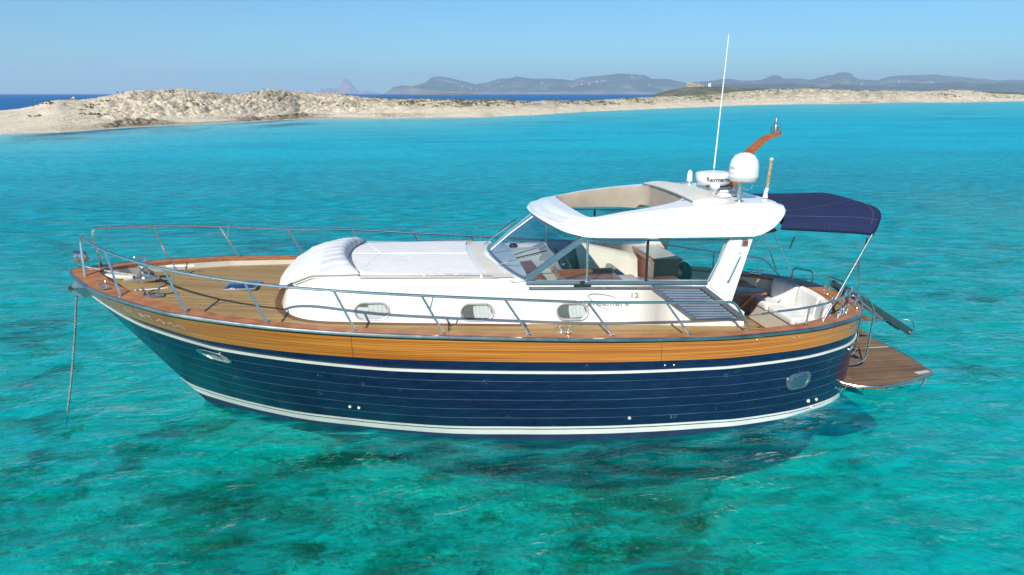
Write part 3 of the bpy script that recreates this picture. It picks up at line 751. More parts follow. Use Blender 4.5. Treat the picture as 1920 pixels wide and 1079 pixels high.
# ------------ side grille (both sides)
for side in (-1, 1):
    f = lambda z: 1.58 - (z - 1.4) * .094 + .006
    A, B, C_, D = Vector((8.90, 0, 2.10)), Vector((9.75, 0, 2.05)), Vector((10.45, 0, 1.515)), Vector((9.61, 0, 1.55))
    on = lambda p, d=0.0: Vector((p.x, side * (f(p.z) + d), p.z))
    mb = MB(); mb.add([on(A), on(B), on(C_), on(D)], [(0, 1, 2, 3)]); g_ = build(mb, 'side_grille', 'grille_back', yacht, smooth=False)
    mb = MB()
    for a, b in ((A, B), (B, C_), (C_, D), (D, A)): 
        wd = .026 if (a, b) in ((A, B), (C_, D)) else .042
        mb.tube([on(a, .006), on(a.lerp(b, .5), .006), on(b, .006)], wd, 6)
    build(mb, 'grille_frame', 'frame', g_)
    mb = MB()
    for k in range(12):
        t = (k + .7) / 12.4; a = A.lerp(D, t); b = B.lerp(C_, t)
        q0, q1 = a.lerp(b, .03), a.lerp(b, .88)
        mb.add([on(q0, .004) + Vector((0, 0, .012)), on(q1, .004) + Vector((0, 0, .012)), on(q1, .030) + Vector((.012, 0, -.014)), on(q0, .030) + Vector((.012, 0, -.014)),
                on(q0, .004) + Vector((0, 0, .006)), on(q1, .004) + Vector((0, 0, .006)), on(q1, .030) + Vector((.012, 0, -.020)), on(q0, .030) + Vector((.012, 0, -.020))],
               [(0, 1, 2, 3), (4, 7, 6, 5), (3, 2, 6, 7)])
    build(mb, 'grille_slats', 'slat', g_, smooth=False)
# ------------ windscreen: curved base, raked
zs = lambda x: 2.255 - (x - 6.9) * .042
base = [(6.93, -1.43, 2.285), (6.84, -1.25, 2.30), (6.73, -.95, 2.33), (6.64, -.6, 2.37), (6.58, -.3, 2.40), (6.56, 0, 2.42)]
topc = [(7.79, -1.46, 2.90), (7.68, -1.27, 2.93), (7.52, -.95, 2.96), (7.40, -.6, 2.985), (7.33, -.3, 3.0), (7.31, 0, 3.0)]
base = smooth_path(base + [mir(p) for p in base[::-1][1:]], 4); topc = smooth_path(topc + [mir(p) for p in topc[::-1][1:]], 4)
nb = len(base)
mb = MB(); mb.grid([[b, b.lerp(t, .5) + Vector((-.015, 0, .01)), t] for b, t in zip(base, topc)]); ws = build(mb, 'windscreen', 'poly', yacht)
def bar(pts, wid, thick, name, mat, parent, nrm=None):
    mb = MB(); mb.tube(pts, wid, 8); return build(mb, name, mat, parent)
mb = MB(); mb.tube([p + Vector((-.01, 0, .0)) for p in base], .030, 8); mb.tube(topc, .02, 8); build(mb, 'screen_frame', 'frame', ws)
for side in (1, -1):
    a, b = (Vector((6.93, -1.43 * side, 2.285)), Vector((7.80, -1.46 * side, 2.90)))
    mb = MB(); d = (b - a).normalized(); s_ = Vector((0, 1, 0)); nn = d.cross(s_)
    mb.hexa([a + s_ * -.035 * side + nn * .0 - nn * .042, a + s_ * -.035 * side + nn * .042, a + s_ * .03 * side + nn * .042, a + s_ * .03 * side - nn * .042,
             b + s_ * -.035 * side - nn * .042, b + s_ * -.035 * side + nn * .042, b + s_ * .03 * side + nn * .042, b + s_ * .03 * side - nn * .042]); build(mb, 'pillar_frame', 'frame', ws, smooth=False)
c_ = nb // 2
mb = MB(); mb.tube([base[c_], base[c_].lerp(topc[c_], .5) + Vector((-.015, 0, .01)), topc[c_]], .014, 6); build(mb, 'screen_mullion', 'frame', ws)
# white coaming under the windscreen
mb = MB(); lo = [Vector((p.x - .24 + .0 * abs(p.y), p.y * 1.045, ztop(p.x) + .06 - .045 * abs(p.y))) for p in base]; md = [p + Vector((-.06, p.y * .02, -.02)) for p in base]
mb.grid([[l, l.lerp(m_, .6) + Vector((0, 0, -.02)), m_, p + Vector((.05, 0, -.01)), Vector((p.x + .10, p.y * .97, 2.0))] for l, m_, p in zip(lo, md, base)]); build(mb, 'screen_coaming', 'white', coach)
# wipers
for a, b, c0 in (((6.60, -.80, 2.37), (6.70, -.84, 2.42), (7.20, -1.12, 2.60)), ((6.56, .75, 2.38), (6.70, .80, 2.47), (7.12, .90, 2.74))):
    mb = MB(); mb.tube([a, b, c0], [.012, .009, .006], 6); wp = build(mb, 'wiper', 'steel', ws)
    a, b, c0 = Vector(a), Vector(b), Vector(c0); d = (c0 - b)
    mb = MB(); mb.tube([b + d * .35 + Vector((-.02, 0, .02)), c0 + d * .22 + Vector((-.02, 0, .02))], .010, 6); build(mb, 'wiper_blade', 'black', wp)
# ------------ side windows
for side in (-1, 1):
    y0 = lambda z: side * (1.50 - (z - 2.25) * .03)
    A, B, C_, D = (6.99, 2.26), (9.82, 2.135), (10.14, 2.79), (7.84, 2.87)
    mb = MB(); mb.add([Vector((x, y0(z), z)) for x, z in (A, B, C_, D)], [(0, 1, 2, 3)]); sw_ = build(mb, 'side_window', 'glass', yacht, smooth=False)
    mb = MB(); mb.box(((A[0] + B[0]) / 2 - .04, side * 1.505, (A[1] + B[1]) / 2 - .012), (2.92, .05, .055), Matrix.Rotation(math.atan2(A[1] - B[1], B[0] - A[0]), 3, 'Y'), bev=.01)
    mb.tube([Vector((B[0], y0(B[1]), B[1])), Vector((C_[0], y0(C_[1]), C_[1]))], .016, 8)
    mb.box(((D[0] + C_[0]) / 2, side * 1.485, (D[1] + C_[1]) / 2 + .0), (2.36, .04, .03), Matrix.Rotation(math.atan2(D[1] - C_[1], C_[0] - D[0]), 3, 'Y'))
    build(mb, 'window_frame', 'frame', sw_)
    mb = MB(); mb.tube([(7.86, y0(2.2), 2.23), (7.86, y0(2.86), 2.86)], .020, 8); build(mb, 'light_mullion', 'steel', sw_)
    mb = MB(); mb.box((8.81, side * 1.495, 2.51), (.035, .03, .66)); build(mb, 'dark_mullion', 'black', sw_)
    # slide track with latch under the sill
    mb = MB(); mb.tube([(6.95, side * 1.525, 2.165), (9.79, side * 1.53, 2.05)], .022, 8); tk = build(mb, 'window_track', 'greysteel', sw_)
    mb = MB(); mb.box((7.78, side * 1.54, 2.17), (.26, .03, .03)); mb.box((7.78, side * 1.535, 2.21), (.06, .03, .07)); build(mb, 'latch', 'black', tk)
# ------------ aft roof pillars with lights and grab handles
for side in (-1, 1):
    f = lambda z: side * (1.545 - (z - 2.1) * .02)
    Po = [(10.14, 2.84), (10.52, 2.84), (10.24, 1.80), (9.86, 2.06)]
    mb = MB(); mb.add([Vector((x, f(z), z)) for x, z in Po] + [Vector((x, f(z) - side * .12, z)) for x, z in Po], [(0, 1, 2, 3), (4, 7, 6, 5), (0, 4, 5, 1), (1, 5, 6, 2), (2, 6, 7, 3), (3, 7, 4, 0)])
    pl = build(mb, 'roof_pillar', 'white', yacht, angle=20)
    yb = f(2.5)
    mb = MB(); mb.tube(bend([(10.30, yb, 2.60), (10.30, yb + side * .055, 2.585), (10.13, yb + side * .06, 2.16), (10.13, yb + side * .01, 2.145)], .03), .013, 8); build(mb, 'grab_handle', 'steel', pl)
    mb = MB(); mb.box((10.37, yb + side * .02, 2.765), (.10, .035, .085), bev=.012); ln = build(mb, 'light_bezel', 'steel', pl)
    mb = MB(); mb.box((10.352, yb + side * .04, 2.765), (.03, .02, .06)); mb.box((10.395, yb + side * .04, 2.765), (.03, .02, .06)); build(mb, 'red_lens', 'red', ln)
# ------------ hardtop
def rz_top(x): return float(np.interp(x, [7.2, 7.6, 7.95, 8.55, 9.15, 9.8, 11.1], [3.11, 3.135, 3.145, 3.23, 3.29, 3.335, 3.335]))
def rz_bot(x): return float(np.interp(x, [7.2, 7.35, 7.55, 7.8, 8.5, 9.5, 10.5, 10.66, 10.82, 10.96, 11.1], [3.06, 3.02, 2.95, 2.905, 2.89, 2.865, 2.842, 2.875, 2.955, 3.06, 3.19]))
half_o = [(11.18, 0), (11.18, .6), (11.17, 1.15), (11.10, 1.40), (10.9, 1.54), (10.5, 1.60), (9.8, 1.63), (9.0, 1.64), (8.4, 1.63), (7.95, 1.58), (7.70, 1.46), (7.50, 1.24), (7.37, .9), (7.29, .5), (7.26, 0)]
outl = smooth_path([(x, y, 0) for x, y in half_o] + [(x, -y, 0) for x, y in half_o[::-1][1:-1]] + [(11.18, 0, 0)], 4)[:-1]
def top_in(p, k):
    """scale outline point inwards by k metres toward the roof's spine"""
    sx = max(0, min(1, (p.x - 7.2) / 1.2)); tx = p.x
    y = p.y * (1 - k / 1.63); x = p.x + (k * .95 * (1 - sx) ** 1.5 if p.x < 8.4 else 0) - (k * .5 if p.x > 10.95 else 0)
    return x, y
rows = []
for dk, fz in ((.06, lambda x: rz_bot(x) - .0), (0.0, lambda x: rz_bot(x) + .02), (.004, lambda x: rz_bot(x) * .72 + rz_top(x) * .28), (.045, lambda x: rz_bot(x) * .36 + rz_top(x) * .64), (.12, lambda x: rz_top(x) - .048), (.20, lambda x: rz_top(x) - .008), (.30, lambda x: rz_top(x) + .006)):
    r_ = []
    for p in outl:
        x, y = top_in(p, dk); r_.append(Vector((x, y, fz(p.x) if p.x < 11.0 or dk > .1 else max(fz(p.x), 3.02))))
    rows.append(r_)
# opening edge: from x 7.78 (centre) / 7.97 (corners) back to x 9.62
open_h = [(9.62, 0.0), (9.62, .45), (9.60, .80), (9.30, 1.04), (8.9, 1.16), (8.4, 1.20), (8.02, 1.205), (7.93, 1.05), (7.88, .7), (7.855, .3), (7.85, 0)]
open_l = smooth_path([(x, y, 0) for x, y in open_h] + [(x, -y, 0) for x, y in open_h[::-1][1:-1]] + [(9.62, 0, 0)], 4)[:-1]
mb = MB(); mb.grid(rows)
n_o = len(outl)
for i in range(len(rows) - 1):
    mb.add([rows[i][-1], rows[i][0], rows[i + 1][0], rows[i + 1][-1]], [(0, 1, 2, 3)])
# top skin between outer ring and opening: triangulated fan by arc-length parameter about the opening centre
cxm = 8.75
def ang(p): return math.atan2(p.y, p.x - cxm)
tr_ = sorted(rows[-1], key=ang); orr = sorted(open_l, key=ang)
zt = lambda x, y: rz_top(x) + .006 + .045 * (1 - min(1, abs(y) / 1.32) ** 2)
K = 96; outer = []; inner_ = []
def at_angle(poly, a):
    best = None
    for i in range(len(poly)):
        p, q = poly[i], poly[(i + 1) % len(poly)]; d = Vector((math.cos(a), math.sin(a), 0)); e = q - p; den = d.x * e.y - d.y * e.x
        if abs(den) < 1e-9: continue
        px, py = p.x - cxm, p.y; t = (px * e.y - py * e.x) / den; s_ = (px * d.y - py * d.x) / den
        if t > 0 and -1e-6 <= s_ <= 1 + 1e-6 and (best is None or t > best[0]): best = (t, p.lerp(q, s_))
    return best[1]
P_ = []
for k in range(K + 1):
    a = 2 * math.pi * k / K; o_ = at_angle(rows[-1], a); i_ = at_angle(open_l, a)
    row = []
    for t in (0, .25, .5, .75, 1):
        p = o_.lerp(i_, t); row.append(Vector((p.x, p.y, o_.z if t == 0 else zt(p.x, p.y))))
    P_.append(row)
mb.grid(P_)
roof = build(mb, 'hardtop', 'white', yacht, angle=45)
# headliner: underside and inner faces of the opening
mb = MB(); Q = []
for k in range(K + 1):
    a = 2 * math.pi * k / K; i_ = P_[k][-1]; o_ = at_angle(rows[0], a)
    zb_ = rz_bot(min(max(o_.x, 7.2), 10.6)) + .015
    zi = 2.93 if i_.x < 9.5 else 3.0
    Q.append([i_, Vector((i_.x, i_.y, i_.z - .05)), Vector((i_.x * .985 + .015 * cxm, i_.y * 1.05, zi)), Vector((o_.x * .99 + .01 * cxm, o_.y * .97, zb_ + .0))])
mb.grid(Q); build(mb, 'headliner', 'beige', roof)
# sliding hatch panel, pushed back over the roof, with two rails
mb = MB(); 
def slab(c, dx, dy, h, rx=0):
    P = []
    for i in range(9):
        x = c[0] - dx / 2 + dx * i / 8; P.append([Vector((x - .02 * (1 - (2 * y / dy) ** 2), y, c[2] + h * (1 - (2 * y / dy) ** 2) + .03 * math.sin(math.pi * i / 8) + rx * (x - c[0]))) for y in np.linspace(-dy / 2, dy / 2, 15)])
    return P
top_ = slab((9.93, -.05, 3.375), .56, 2.30, .045); bot_ = [[p - Vector((0, 0, .05)) for p in r_] for r_ in top_]
mb.grid(top_); mb.grid(bot_); mb.grid([top_[0], bot_[0]]); mb.grid([top_[-1], bot_[-1]]); mb.grid([[r_[0] for r_ in top_], [r_[0] for r_ in bot_]]); mb.grid([[r_[-1] for r_ in top_], [r_[-1] for r_ in bot_]])
ht = build(mb, 'roof_hatch', 'cream', roof, angle=30)
mb = MB(); mb.tube([p + Vector((-.012, 0, -.03)) for p in top_[0]], .016, 6); build(mb, 'hatch_seal', 'greysteel', ht)
for y in (-.93, .93):
    mb = MB(); mb.tube([(9.55, y, 3.345), (10.40, y, 3.37)], .012, 6); build(mb, 'hatch_rail', 'steel', ht)
# rails on the coachroof
for side in (-1, 1):
    mb = MB(); mb.tube(bend([(4.36, side * 1.13, 2.40), (6.42, side * 1.32, 2.345)], .02), .012, 8)
    mb.tube([(4.55, side * 1.19, 2.365), (6.5, side * 1.36, 2.30)], .008, 6)
    for t in (.06, .5, .92):
        x = 4.36 + 2.06 * t; y = side * (1.13 + .19 * t); mb.tube([(x, y, 2.40 - .055 * t), (x, y + side * .02, ztop(x) + .01)], .009, 6)
    build(mb, 'coachroof_rail', 'steel', coach)
# ------------ interior: saloon sole, helm, seats, joinery
sal = zdeck(8) - .55
mb = MB(); mb.grid([[Vector((x, y, sal)) for y in (-1.42, 0, 1.42)] for x in (6.9, 8.5, 10.5)]); build(mb, 'saloon_sole', 'teak_floor', yacht)
for side in (-1, 1):
    mb = MB(); mb.grid([[Vector((x, side * 1.39, z)) for z in (sal, 1.5, 2.13)] for x in (6.9, 8.6, 10.3)]); build(mb, 'cabin_lining', 'cream', cabin)
mb = MB(); P_ = []
for x in np.linspace(6.60, 7.55, 9):
    hy_ = 1.40 if x > 6.95 else float(np.interp(x, [6.58, 6.75, 6.95], [.35, 1.0, 1.40]))
    P_.append([Vector((x, y * hy_, 2.10 + .17 * math.exp(-((y * hy_ - .78) / .42) ** 2) * min(1, (x - 6.5) * 2.2) + .03 * math.cos(y * 2))) for y in np.linspace(-1, 1, 25)])
P_.append([Vector((p.x + .05, p.y, 1.6)) for p in P_[-1]])
mb.grid(P_); dash = build(mb, 'dashboard', 'cream', yacht, angle=45)
mb = MB(); mb.box((7.02, -.30, 2.135), (.62, 1.5, .035), Matrix.Rotation(R(-3), 3, 'Y')); build(mb, 'dash_wood_panel', 'mahog', dash)
mb = MB(); mb.lathe([(.085, 0), (.085, .02), (.06, .055), (.02, .07)], (7.12, .95, 2.27), 18); build(mb, 'compass', 'black', dash)
# chart table / galley top in mahogany on the port side
mb = MB(); mb.box((8.06, -.90, 2.085), (1.06, .88, .045), bev=.01); mb.box((8.06, -.98, 1.78), (.9, .66, .56)); mb.box((7.57, -.90, 2.14), (.035, .88, .16)); mb.box((8.06, -.47, 2.13), (1.06, .03, .06))
ct = build(mb, 'galley_cabinet', 'mahog', yacht, angle=25)
mb = MB(); mb.box((8.15, -.98, 2.113), (.62, .5, .012)); build(mb, 'galley_worktop', 'mahog', ct)
mb = MB(); mb.box((8.78, -.95, 1.80), (.30, .86, .50), bev=.03); build(mb, 'galley_locker', 'cream', ct)
mb = MB(); mb.box((9.25, -.92, 1.97), (.85, .80, .04), bev=.01); mb.box((9.25, -.92, 1.60), (.25, .3, .72)); build(mb, 'saloon_table', 'mahog', yacht)
# helm console starboard
mb = MB(); mb.box((7.72, .72, 1.95), (.30, 1.05, .62), Matrix.Rotation(R(-24), 3, 'Y'), bev=.03); hc = build(mb, 'helm_console', 'grey', yacht, angle=25)
for k, (a, b) in enumerate(((-.38, .16), (-.22, .2), (-.06, .16), (.1, .2), (.26, .16), (.4, .18), (-.3, .02), (.3, .0))):
    mb = MB(); mb.lathe([(.045, 0), (.045, .02), (.03, .024)], (7.72 + .17 + b * .35, .72 + a, 2.02 + b * .6), 14, (.9, 0, .42)); build(mb, 'gauge', 'black', hc)
mb = MB(); wc = Vector((8.06, .62, 2.02)); ax = Vector((.85, 0, .52)).normalized(); uu = ax.orthogonal().normalized(); vv = ax.cross(uu)
mb.tube([wc + (uu * math.cos(a) + vv * math.sin(a)) * .19 for a in np.linspace(0, 2 * math.pi, 25)[:-1]], .014, 8, closed=True)
for a in (.5, 2.6, 4.7): mb.tube([wc, wc + (uu * math.cos(a) + vv * math.sin(a)) * .19], .010, 6)
mb.tube([wc, wc - ax * .2], .02, 8); build(mb, 'steering_wheel', 'steel', hc)
mb = MB(); mb.tube([(8.02, .12, 2.0), (8.08, .12, 2.24)], .010, 6); mb.lathe([(.022, -.02), (.028, 0), (.02, .02)], (8.08, .12, 2.26), 10); build(mb, 'throttle_lever', 'black', hc)
# helm bench and long starboard settee
def seat(name, c, d, back, mat, parent):
    mb = MB(); mb.box(c, d, bev=.06)
    mb.box(*back, bev=.06); return build(mb, name, mat, parent, angle=50)
seat('helm_bench', (8.62, .35, 1.50), (.5, .8, .42), ((8.86, .35, 1.74), (.13, .84, .42), Matrix.Rotation(R(14), 3, 'Y')), 'grey', yacht)
mb = MB(); P_ = []
for i in range(15):
    x = 8.35 + i * .085; P_.append([Vector((x, 1.37, 2.25 - .02 * i)), Vector((x, 1.30, 2.28 - .02 * i)), Vector((x, 1.12, 2.24 - .018 * i)), Vector((x, .98, 1.95)), Vector((x, .92, 1.62)), Vector((x, .40, 1.58)), Vector((x, .34, 1.5)), Vector((x, .34, sal))])
mb.grid(P_); mb.add([P_[-1][k] for k in range(8)], [tuple(range(8))]); mb.add([P_[0][k] for k in range(8)], [tuple(range(8))]); build(mb, 'settee', 'cream', yacht, angle=50)
mb = MB(); mb.box((9.83, .80, 2.09), (.56, 1.30, .05), bev=.018); mb.box((9.83, .80, 2.04), (.50, 1.24, .06)); mb.box((9.84, .80, 1.62), (.44, 1.18, .80)); mb.box((9.60, .35, 1.90), (.06, .36, .22))
wb = build(mb, 'wet_bar_cabinet', 'mahog', yacht, angle=25)
mb = MB(); mb.box((9.83, .80, 2.1165), (.48, 1.20, .006)); build(mb, 'bar_top', 'pale_plinth', wb)
# ------------ cockpit
mb = MB(); P_ = []
for x in np.linspace(10.4, 12.9, 14):
    hy_ = innery(x) if x < 12.8 else innery(x); P_.append([Vector((x, y * hy_, .58)) for y in np.linspace(-1, 1, 9)])
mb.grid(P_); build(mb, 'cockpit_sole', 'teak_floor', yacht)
for side, ya in ((-1, .40), (1, .35)):
    mb = MB(); mb.grid([[Vector((10.455, side * y, z)) for z in (.56, 1.0, zdeck(10.46) - .004)] for y in (ya, 1.42, innery(10.46))]); build(mb, 'cockpit_bulkhead', 'cream', yacht)
# aft locker shelf in teak between sofa and cap rail
arc = [(12.15, 1.50), (12.50, 1.15), (12.70, .75), (12.78, .2), (12.72, -.35), (12.55, -.85), (12.22, -1.30)]
arcs = [Vector((p.x, p.y, 0)) for p in smooth_path([(x, y, 0) for x, y in arc], 4)]
mb = MB(); P_ = []
for p in arcs:
    d = Vector((p.x - 11.6, p.y, 0)).normalized(); q = p + d * .02; e = q.copy()
    for k in range(60):
        e2 = e + d * .02
        if e2.x > 12.93 or abs(e2.y) > innery(min(e2.x, 12.8)) + .03: break
        e = e2
    z = float(zcap(p.x)) - .055; P_.append([Vector((q.x, q.y, .6)), Vector((q.x, q.y, z)), Vector((e.x, e.y, z))])
mb.grid(P_); build(mb, 'aft_shelf', 'teak', yacht, angle=30)
# sofa base and loose cushions
mb = MB()
def sofa_section(xf, p, z0, z1): return [Vector((xf, p.y, z0)), Vector((xf, p.y, z1)), Vector((p.x, p.y, z1))]
sel = [p for p in arcs if -1.25 < p.y < 1.2]
mb.grid([sofa_section(12.06, p, .58, .90) for p in sel]); e = sel[-1]; mb.add([(12.06, e.y, .58), (e.x, e.y, .58), (e.x, e.y, .9), (12.06, e.y, .9)], [(0, 1, 2, 3)]); e = sel[0]; mb.add([(12.06, e.y, .58), (e.x, e.y, .58), (e.x, e.y, .9), (12.06, e.y, .9)], [(0, 1, 2, 3)])
build(mb, 'sofa_base', 'cream', yacht, angle=30)
def cushion(rows, name, label, mat='cushion', cat='cushion', group=None):
    """rows: closed profile rings along a length, capped and softened"""
    mb = MB(); mb.grid([r + [r[0]] for r in rows])
    for r in (rows[0], rows[-1]):
        c = sum(r, Vector()) / len(r); mb.add([c] + r, [(0, 1 + k, 1 + (k + 1) % len(r)) for k in range(len(r))])
    o = build(mb, name, mat, None, angle=70); tag(o, label, cat, group)
    bm = bmesh.new(); bm.from_mesh(o.data); bmesh.ops.remove_doubles(bm, verts=bm.verts, dist=.0005); bmesh.ops.recalc_face_normals(bm, faces=bm.faces); bm.to_mesh(o.data); bm.free()
    md = o.modifiers.new('soft', 'SUBSURF'); md.levels = 1; md.render_levels = 2
    for p in o.data.polygons: p.use_smooth = True
    return o
def rr_prof(w_, h, r=.05):
    """rounded rectangle w x h in local (a,b)"""
    out = []
    for cx, cy, a0 in ((w_ - r, r, -90), (w_ - r, h - r, 0), (r, h - r, 90), (r, r, 180)):
        for k in range(3): a = R(a0 + 45 * k); out.append((cx + r * math.cos(a), cy + r * math.sin(a)))
    return out
segs = [(sel[i:j]) for i, j in ((0, len(sel) // 3 + 1), (len(sel) // 3, 2 * len(sel) // 3 + 1), (2 * len(sel) // 3, len(sel)))]
names = ('far', 'middle', 'near')
for sg, nmx in zip(segs, names):
    rows_ = []
    a, b = sg[0].y - .006, sg[-1].y + .006; ys = np.linspace(a, b, 9)
    for y in ys:
        xb = float(np.interp(-y, [-p.y for p in arcs], [p.x for p in arcs])); rows_.append([Vector((12.03 + u * (xb - .20 - 12.03), y, .905 + v)) for u, v in [(q0 / 1.0, q1) for q0, q1 in rr_prof(1.0, .155, .06)]])
    cushion(rows_, 'seat_cushion', f'white seat cushion of the curved cockpit sofa, {nmx} one of three from the camera', group='cockpit sofa cushions')
    rows_ = []
    for y in ys:
        xb = float(np.interp(-y, [-p.y for p in arcs], [p.x for p in arcs]))
        i = min(range(len(arcs)), key=lambda k: abs(arcs[k].y - y)); d = Vector((arcs[i].x - 11.6, arcs[i].y, 0)).normalized()
        p = Vector((xb, y, 0)); rows_.append([Vector((p.x, p.y, .93)) - d * (.02 + u) + Vector((0, 0, v)) - d * (.06 * (1 - v / .5)) for u, v in rr_prof(.17, .50, .07)])
    cushion(rows_, 'back_cushion', f'white back cushion of the curved cockpit sofa, {nmx} one of three from the camera', group='cockpit sofa cushions')
# cockpit table with crossed folding legs
mb = MB(); mb.box((11.52, .95, 1.27), (1.0, .95, .045), bev=.012); tb = build(mb, 'cockpit_table', 'mahog', None); tag(tb, 'folding mahogany table on crossed legs in the cockpit before the sofa', 'table')
for a, b in (((11.15, .62, .6), (11.85, .62, 1.25)), ((11.85, .62, .6), (11.15, .62, 1.25)), ((11.15, 1.28, .6), (11.85, 1.28, 1.25)), ((11.85, 1.28, .6), (11.15, 1.28, 1.25))):
    mb = MB(); a, b = Vector(a), Vector(b); d = b - a; mb.box((a + b) / 2, (d.length, .045, .05), Matrix.Rotation(-math.atan2(d.z, d.x), 3, 'Y')); build(mb, 'leg', 'mahog', tb, smooth=False)
# loose dark bag on the far side seat
mb = MB(); mb.lathe([(.10, 0), (.17, .05), (.19, .16), (.16, .28), (.09, .36), (.02, .39)], (10.62, 1.30, 1.38), 18); bg_ = build(mb, 'bag', 'dark', None, angle=60); tag(bg_, 'soft black bag beside the mahogany bar cabinet on the far side', 'bag')
mb = MB(); mb.box((10.62, 1.35, 1.30), (.9, .5, .15), bev=.05); o = build(mb, 'side_seat_cushion', 'cushion', None, angle=60); tag(o, 'short white side cushion under the black bag, far side of the cockpit', 'cushion')
mb = MB(); mb.box((10.62, 1.40, .93), (.92, .55, .64)); build(mb, 'side_locker', 'cream', yacht, smooth=False)
mb = MB(); mb.box((12.02, 1.66, 1.2), (.28, .03, .15)); build(mb, 'locker_hatch', 'greysteel', yacht, smooth=False)
# ------------ bow cushion cover and sun pad
mb = MB(); P_ = []
nv = 31
for j in range(nv):
    v = -1 + 2 * j / (nv - 1); y = v * 1.22; e = math.sqrt(max(0, 1 - abs(v) ** 3.2))
    row = []
    for i in range(22):
        t = i / 21
        # profile from the foot of the front, over the crest, down to the pad
        px_p = np.interp(t, [0, .15, .35, .55, .72, .86, .95, 1], [3.12, 3.15, 3.32, 3.61, 3.93, 4.14, 4.21, 4.20])
        pz_p = np.interp(t, [0, .15, .35, .55, .72, .86, .95, 1], [2.04, 2.17, 2.34, 2.475, 2.575, 2.59, 2.51, 2.41])
        x = px_p + (.36 * abs(v) ** 3.0) * (1 - t) + .22 * abs(v) ** 2.2 * t
        zlow = float(np.interp(x, [3.0, 3.2, 3.45, 3.75, 4.2], [1.98, 2.08, 2.29, 2.395, ztop(4.2) + .012])) + .030
        z = zlow + max(0, pz_p - zlow) * e
        z += .007 * math.cos(y * 26) * e * math.sin(math.pi * min(1, t * 1.1))
        row.append(Vector((x, y, z)))
    P_.append(row)
mb.grid(P_); mb.grid([[r[-1], r[-1] + Vector((.015, 0, -.16))] for r in P_]); mb.grid([P_[0], [p + Vector((0, .01, -.05)) for p in P_[0]]]); mb.grid([P_[-1], [p + Vector((0, -.01, -.05)) for p in P_[-1]]])
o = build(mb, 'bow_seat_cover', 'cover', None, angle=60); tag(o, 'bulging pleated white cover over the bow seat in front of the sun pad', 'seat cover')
mb = MB(); mb.tube([p[-1] + Vector((.02, 0, -.03)) for p in P_], .016, 6); build(mb, 'back_piping', 'greysteel', o)
MAT['tan'] = simple('tan_piping', (.30, .22, .13), .7)
for r_ in (P_[0], P_[-1]):
    mb = MB(); mb.tube([p + Vector((0, math.copysign(.008, p.y), -.01)) for p in r_], .009, 5); build(mb, 'side_piping', 'tan', o)
mb = MB(); T = []; 
for i in range(25):
    t = i / 24; row = []
    for j in range(21):
        v = -1 + 2 * j / 20; y = v * (1.10 + .14 * t)
        x0 = 4.27 + .24 * abs(v) ** 2.2; x1 = 6.28 + .0 * v - .10 * (1 - v * v); x = x0 + (x1 - x0) * t
        row.append(Vector((x, y, ztop(x) + .045 + .045 * (1 - v * v) + .006 * noise.noise((x * 2.2, y * 2.2, 0)))))
    T.append(row)
mb.grid(T); lowr = lambda r: [p - Vector((0, 0, .05)) for p in r]
mb.grid([T[0], lowr(T[0])]); mb.grid([T[-1], lowr(T[-1])]); mb.grid([[r[0] for r in T], lowr([r[0] for r in T])]); mb.grid([[r[-1] for r in T], lowr([r[-1] for r in T])])
o = build(mb, 'sun_pad', 'pad', None, angle=50); tag(o, 'flat pale grey sun pad lying on the coachroof between its two rails', 'sun pad')
mb = MB(); mb.tube([Vector((p.x, p.y, p.z + .002)) for p in [T[i][10] for i in range(len(T))]], .006, 5)
mb.tube([T[k][20 - k * 10 // 6] if 20 - k * 10 // 6 >= 10 else T[6][10] for k in range(7)], .005, 5); mb.tube([T[k][k * 10 // 6] for k in range(7)], .005, 5)
build(mb, 'seam', 'cushion', o)
# ------------ foredeck gear
zf = lambda x, y=0: zdeck(x) + .055 * (1 - (y / innery(x)) ** 2)
def windlass():
    mb = MB(); c = (1.02, .02, zf(1.02)); mb.lathe([(.15, 0), (.15, .03), (.13, .04), (.06, .045), (.055, .10), (.075, .12), (.05, .15), (.05, .20), (.085, .225), (.08, .25), (.03, .26)], c, 20); mb.box((.98, -.06, c[2] + .03), (.46, .16, .05), Matrix.Rotation(R(8), 3, 'Z'), bev=.012)
    mb.lathe([(.05, 0), (.05, .05), (.03, .06)], (1.22, -.06, c[2] + .03), 12)
    o = build(mb, 'windlass', 'steel', yacht); 
    mb = MB(); mb.tube([(.92, 0, c[2] + .08), (.6, 0, zf(.6) + .09), (.42, 0, zf(.5) + .12), (.1, -.02, 2.42)], .018, 6); build(mb, 'anchor_chain', 'chain', o)
windlass()
mb = MB(); mb.box((.62, 0.0, zf(.62) + .035), (.52, .13, .06), Matrix.Rotation(R(6), 3, 'Y'), bev=.02); build(mb, 'chain_channel', 'cream', yacht)
def cleat(c, yaw, name='cleat', s=1.0, plate=True):
    M = Matrix.Rotation(yaw, 3, 'Z'); c = Vector(c); f = lambda a: c + M @ Vector(a) * s; mb = MB()
    mb.tube([f((-.05, 0, 0)), f((-.10, 0, .13))], .016 * s, 8); mb.tube([f((.05, 0, 0)), f((.10, 0, .13))], .016 * s, 8); mb.tube([f((-.19, 0, .095)), f((.19, 0, .095))], .010 * s, 8)
    if plate: mb.box(f((0, 0, .006)), (.26 * s, .09 * s, .012), M, bev=.004)
    return build(mb, name, 'steel', yacht)
for side in (-1, 1):
    cleat((1.36, side * .74, zf(1.36, .74)), R(8) * side * -1, s=1.2); cleat((7.34, side * 2.28, float(zcap(7.34)) + .0), 0, s=.8); cleat((12.25, side * 1.42, float(zcap(12.25)) - .0), R(-35) * side, s=.9)
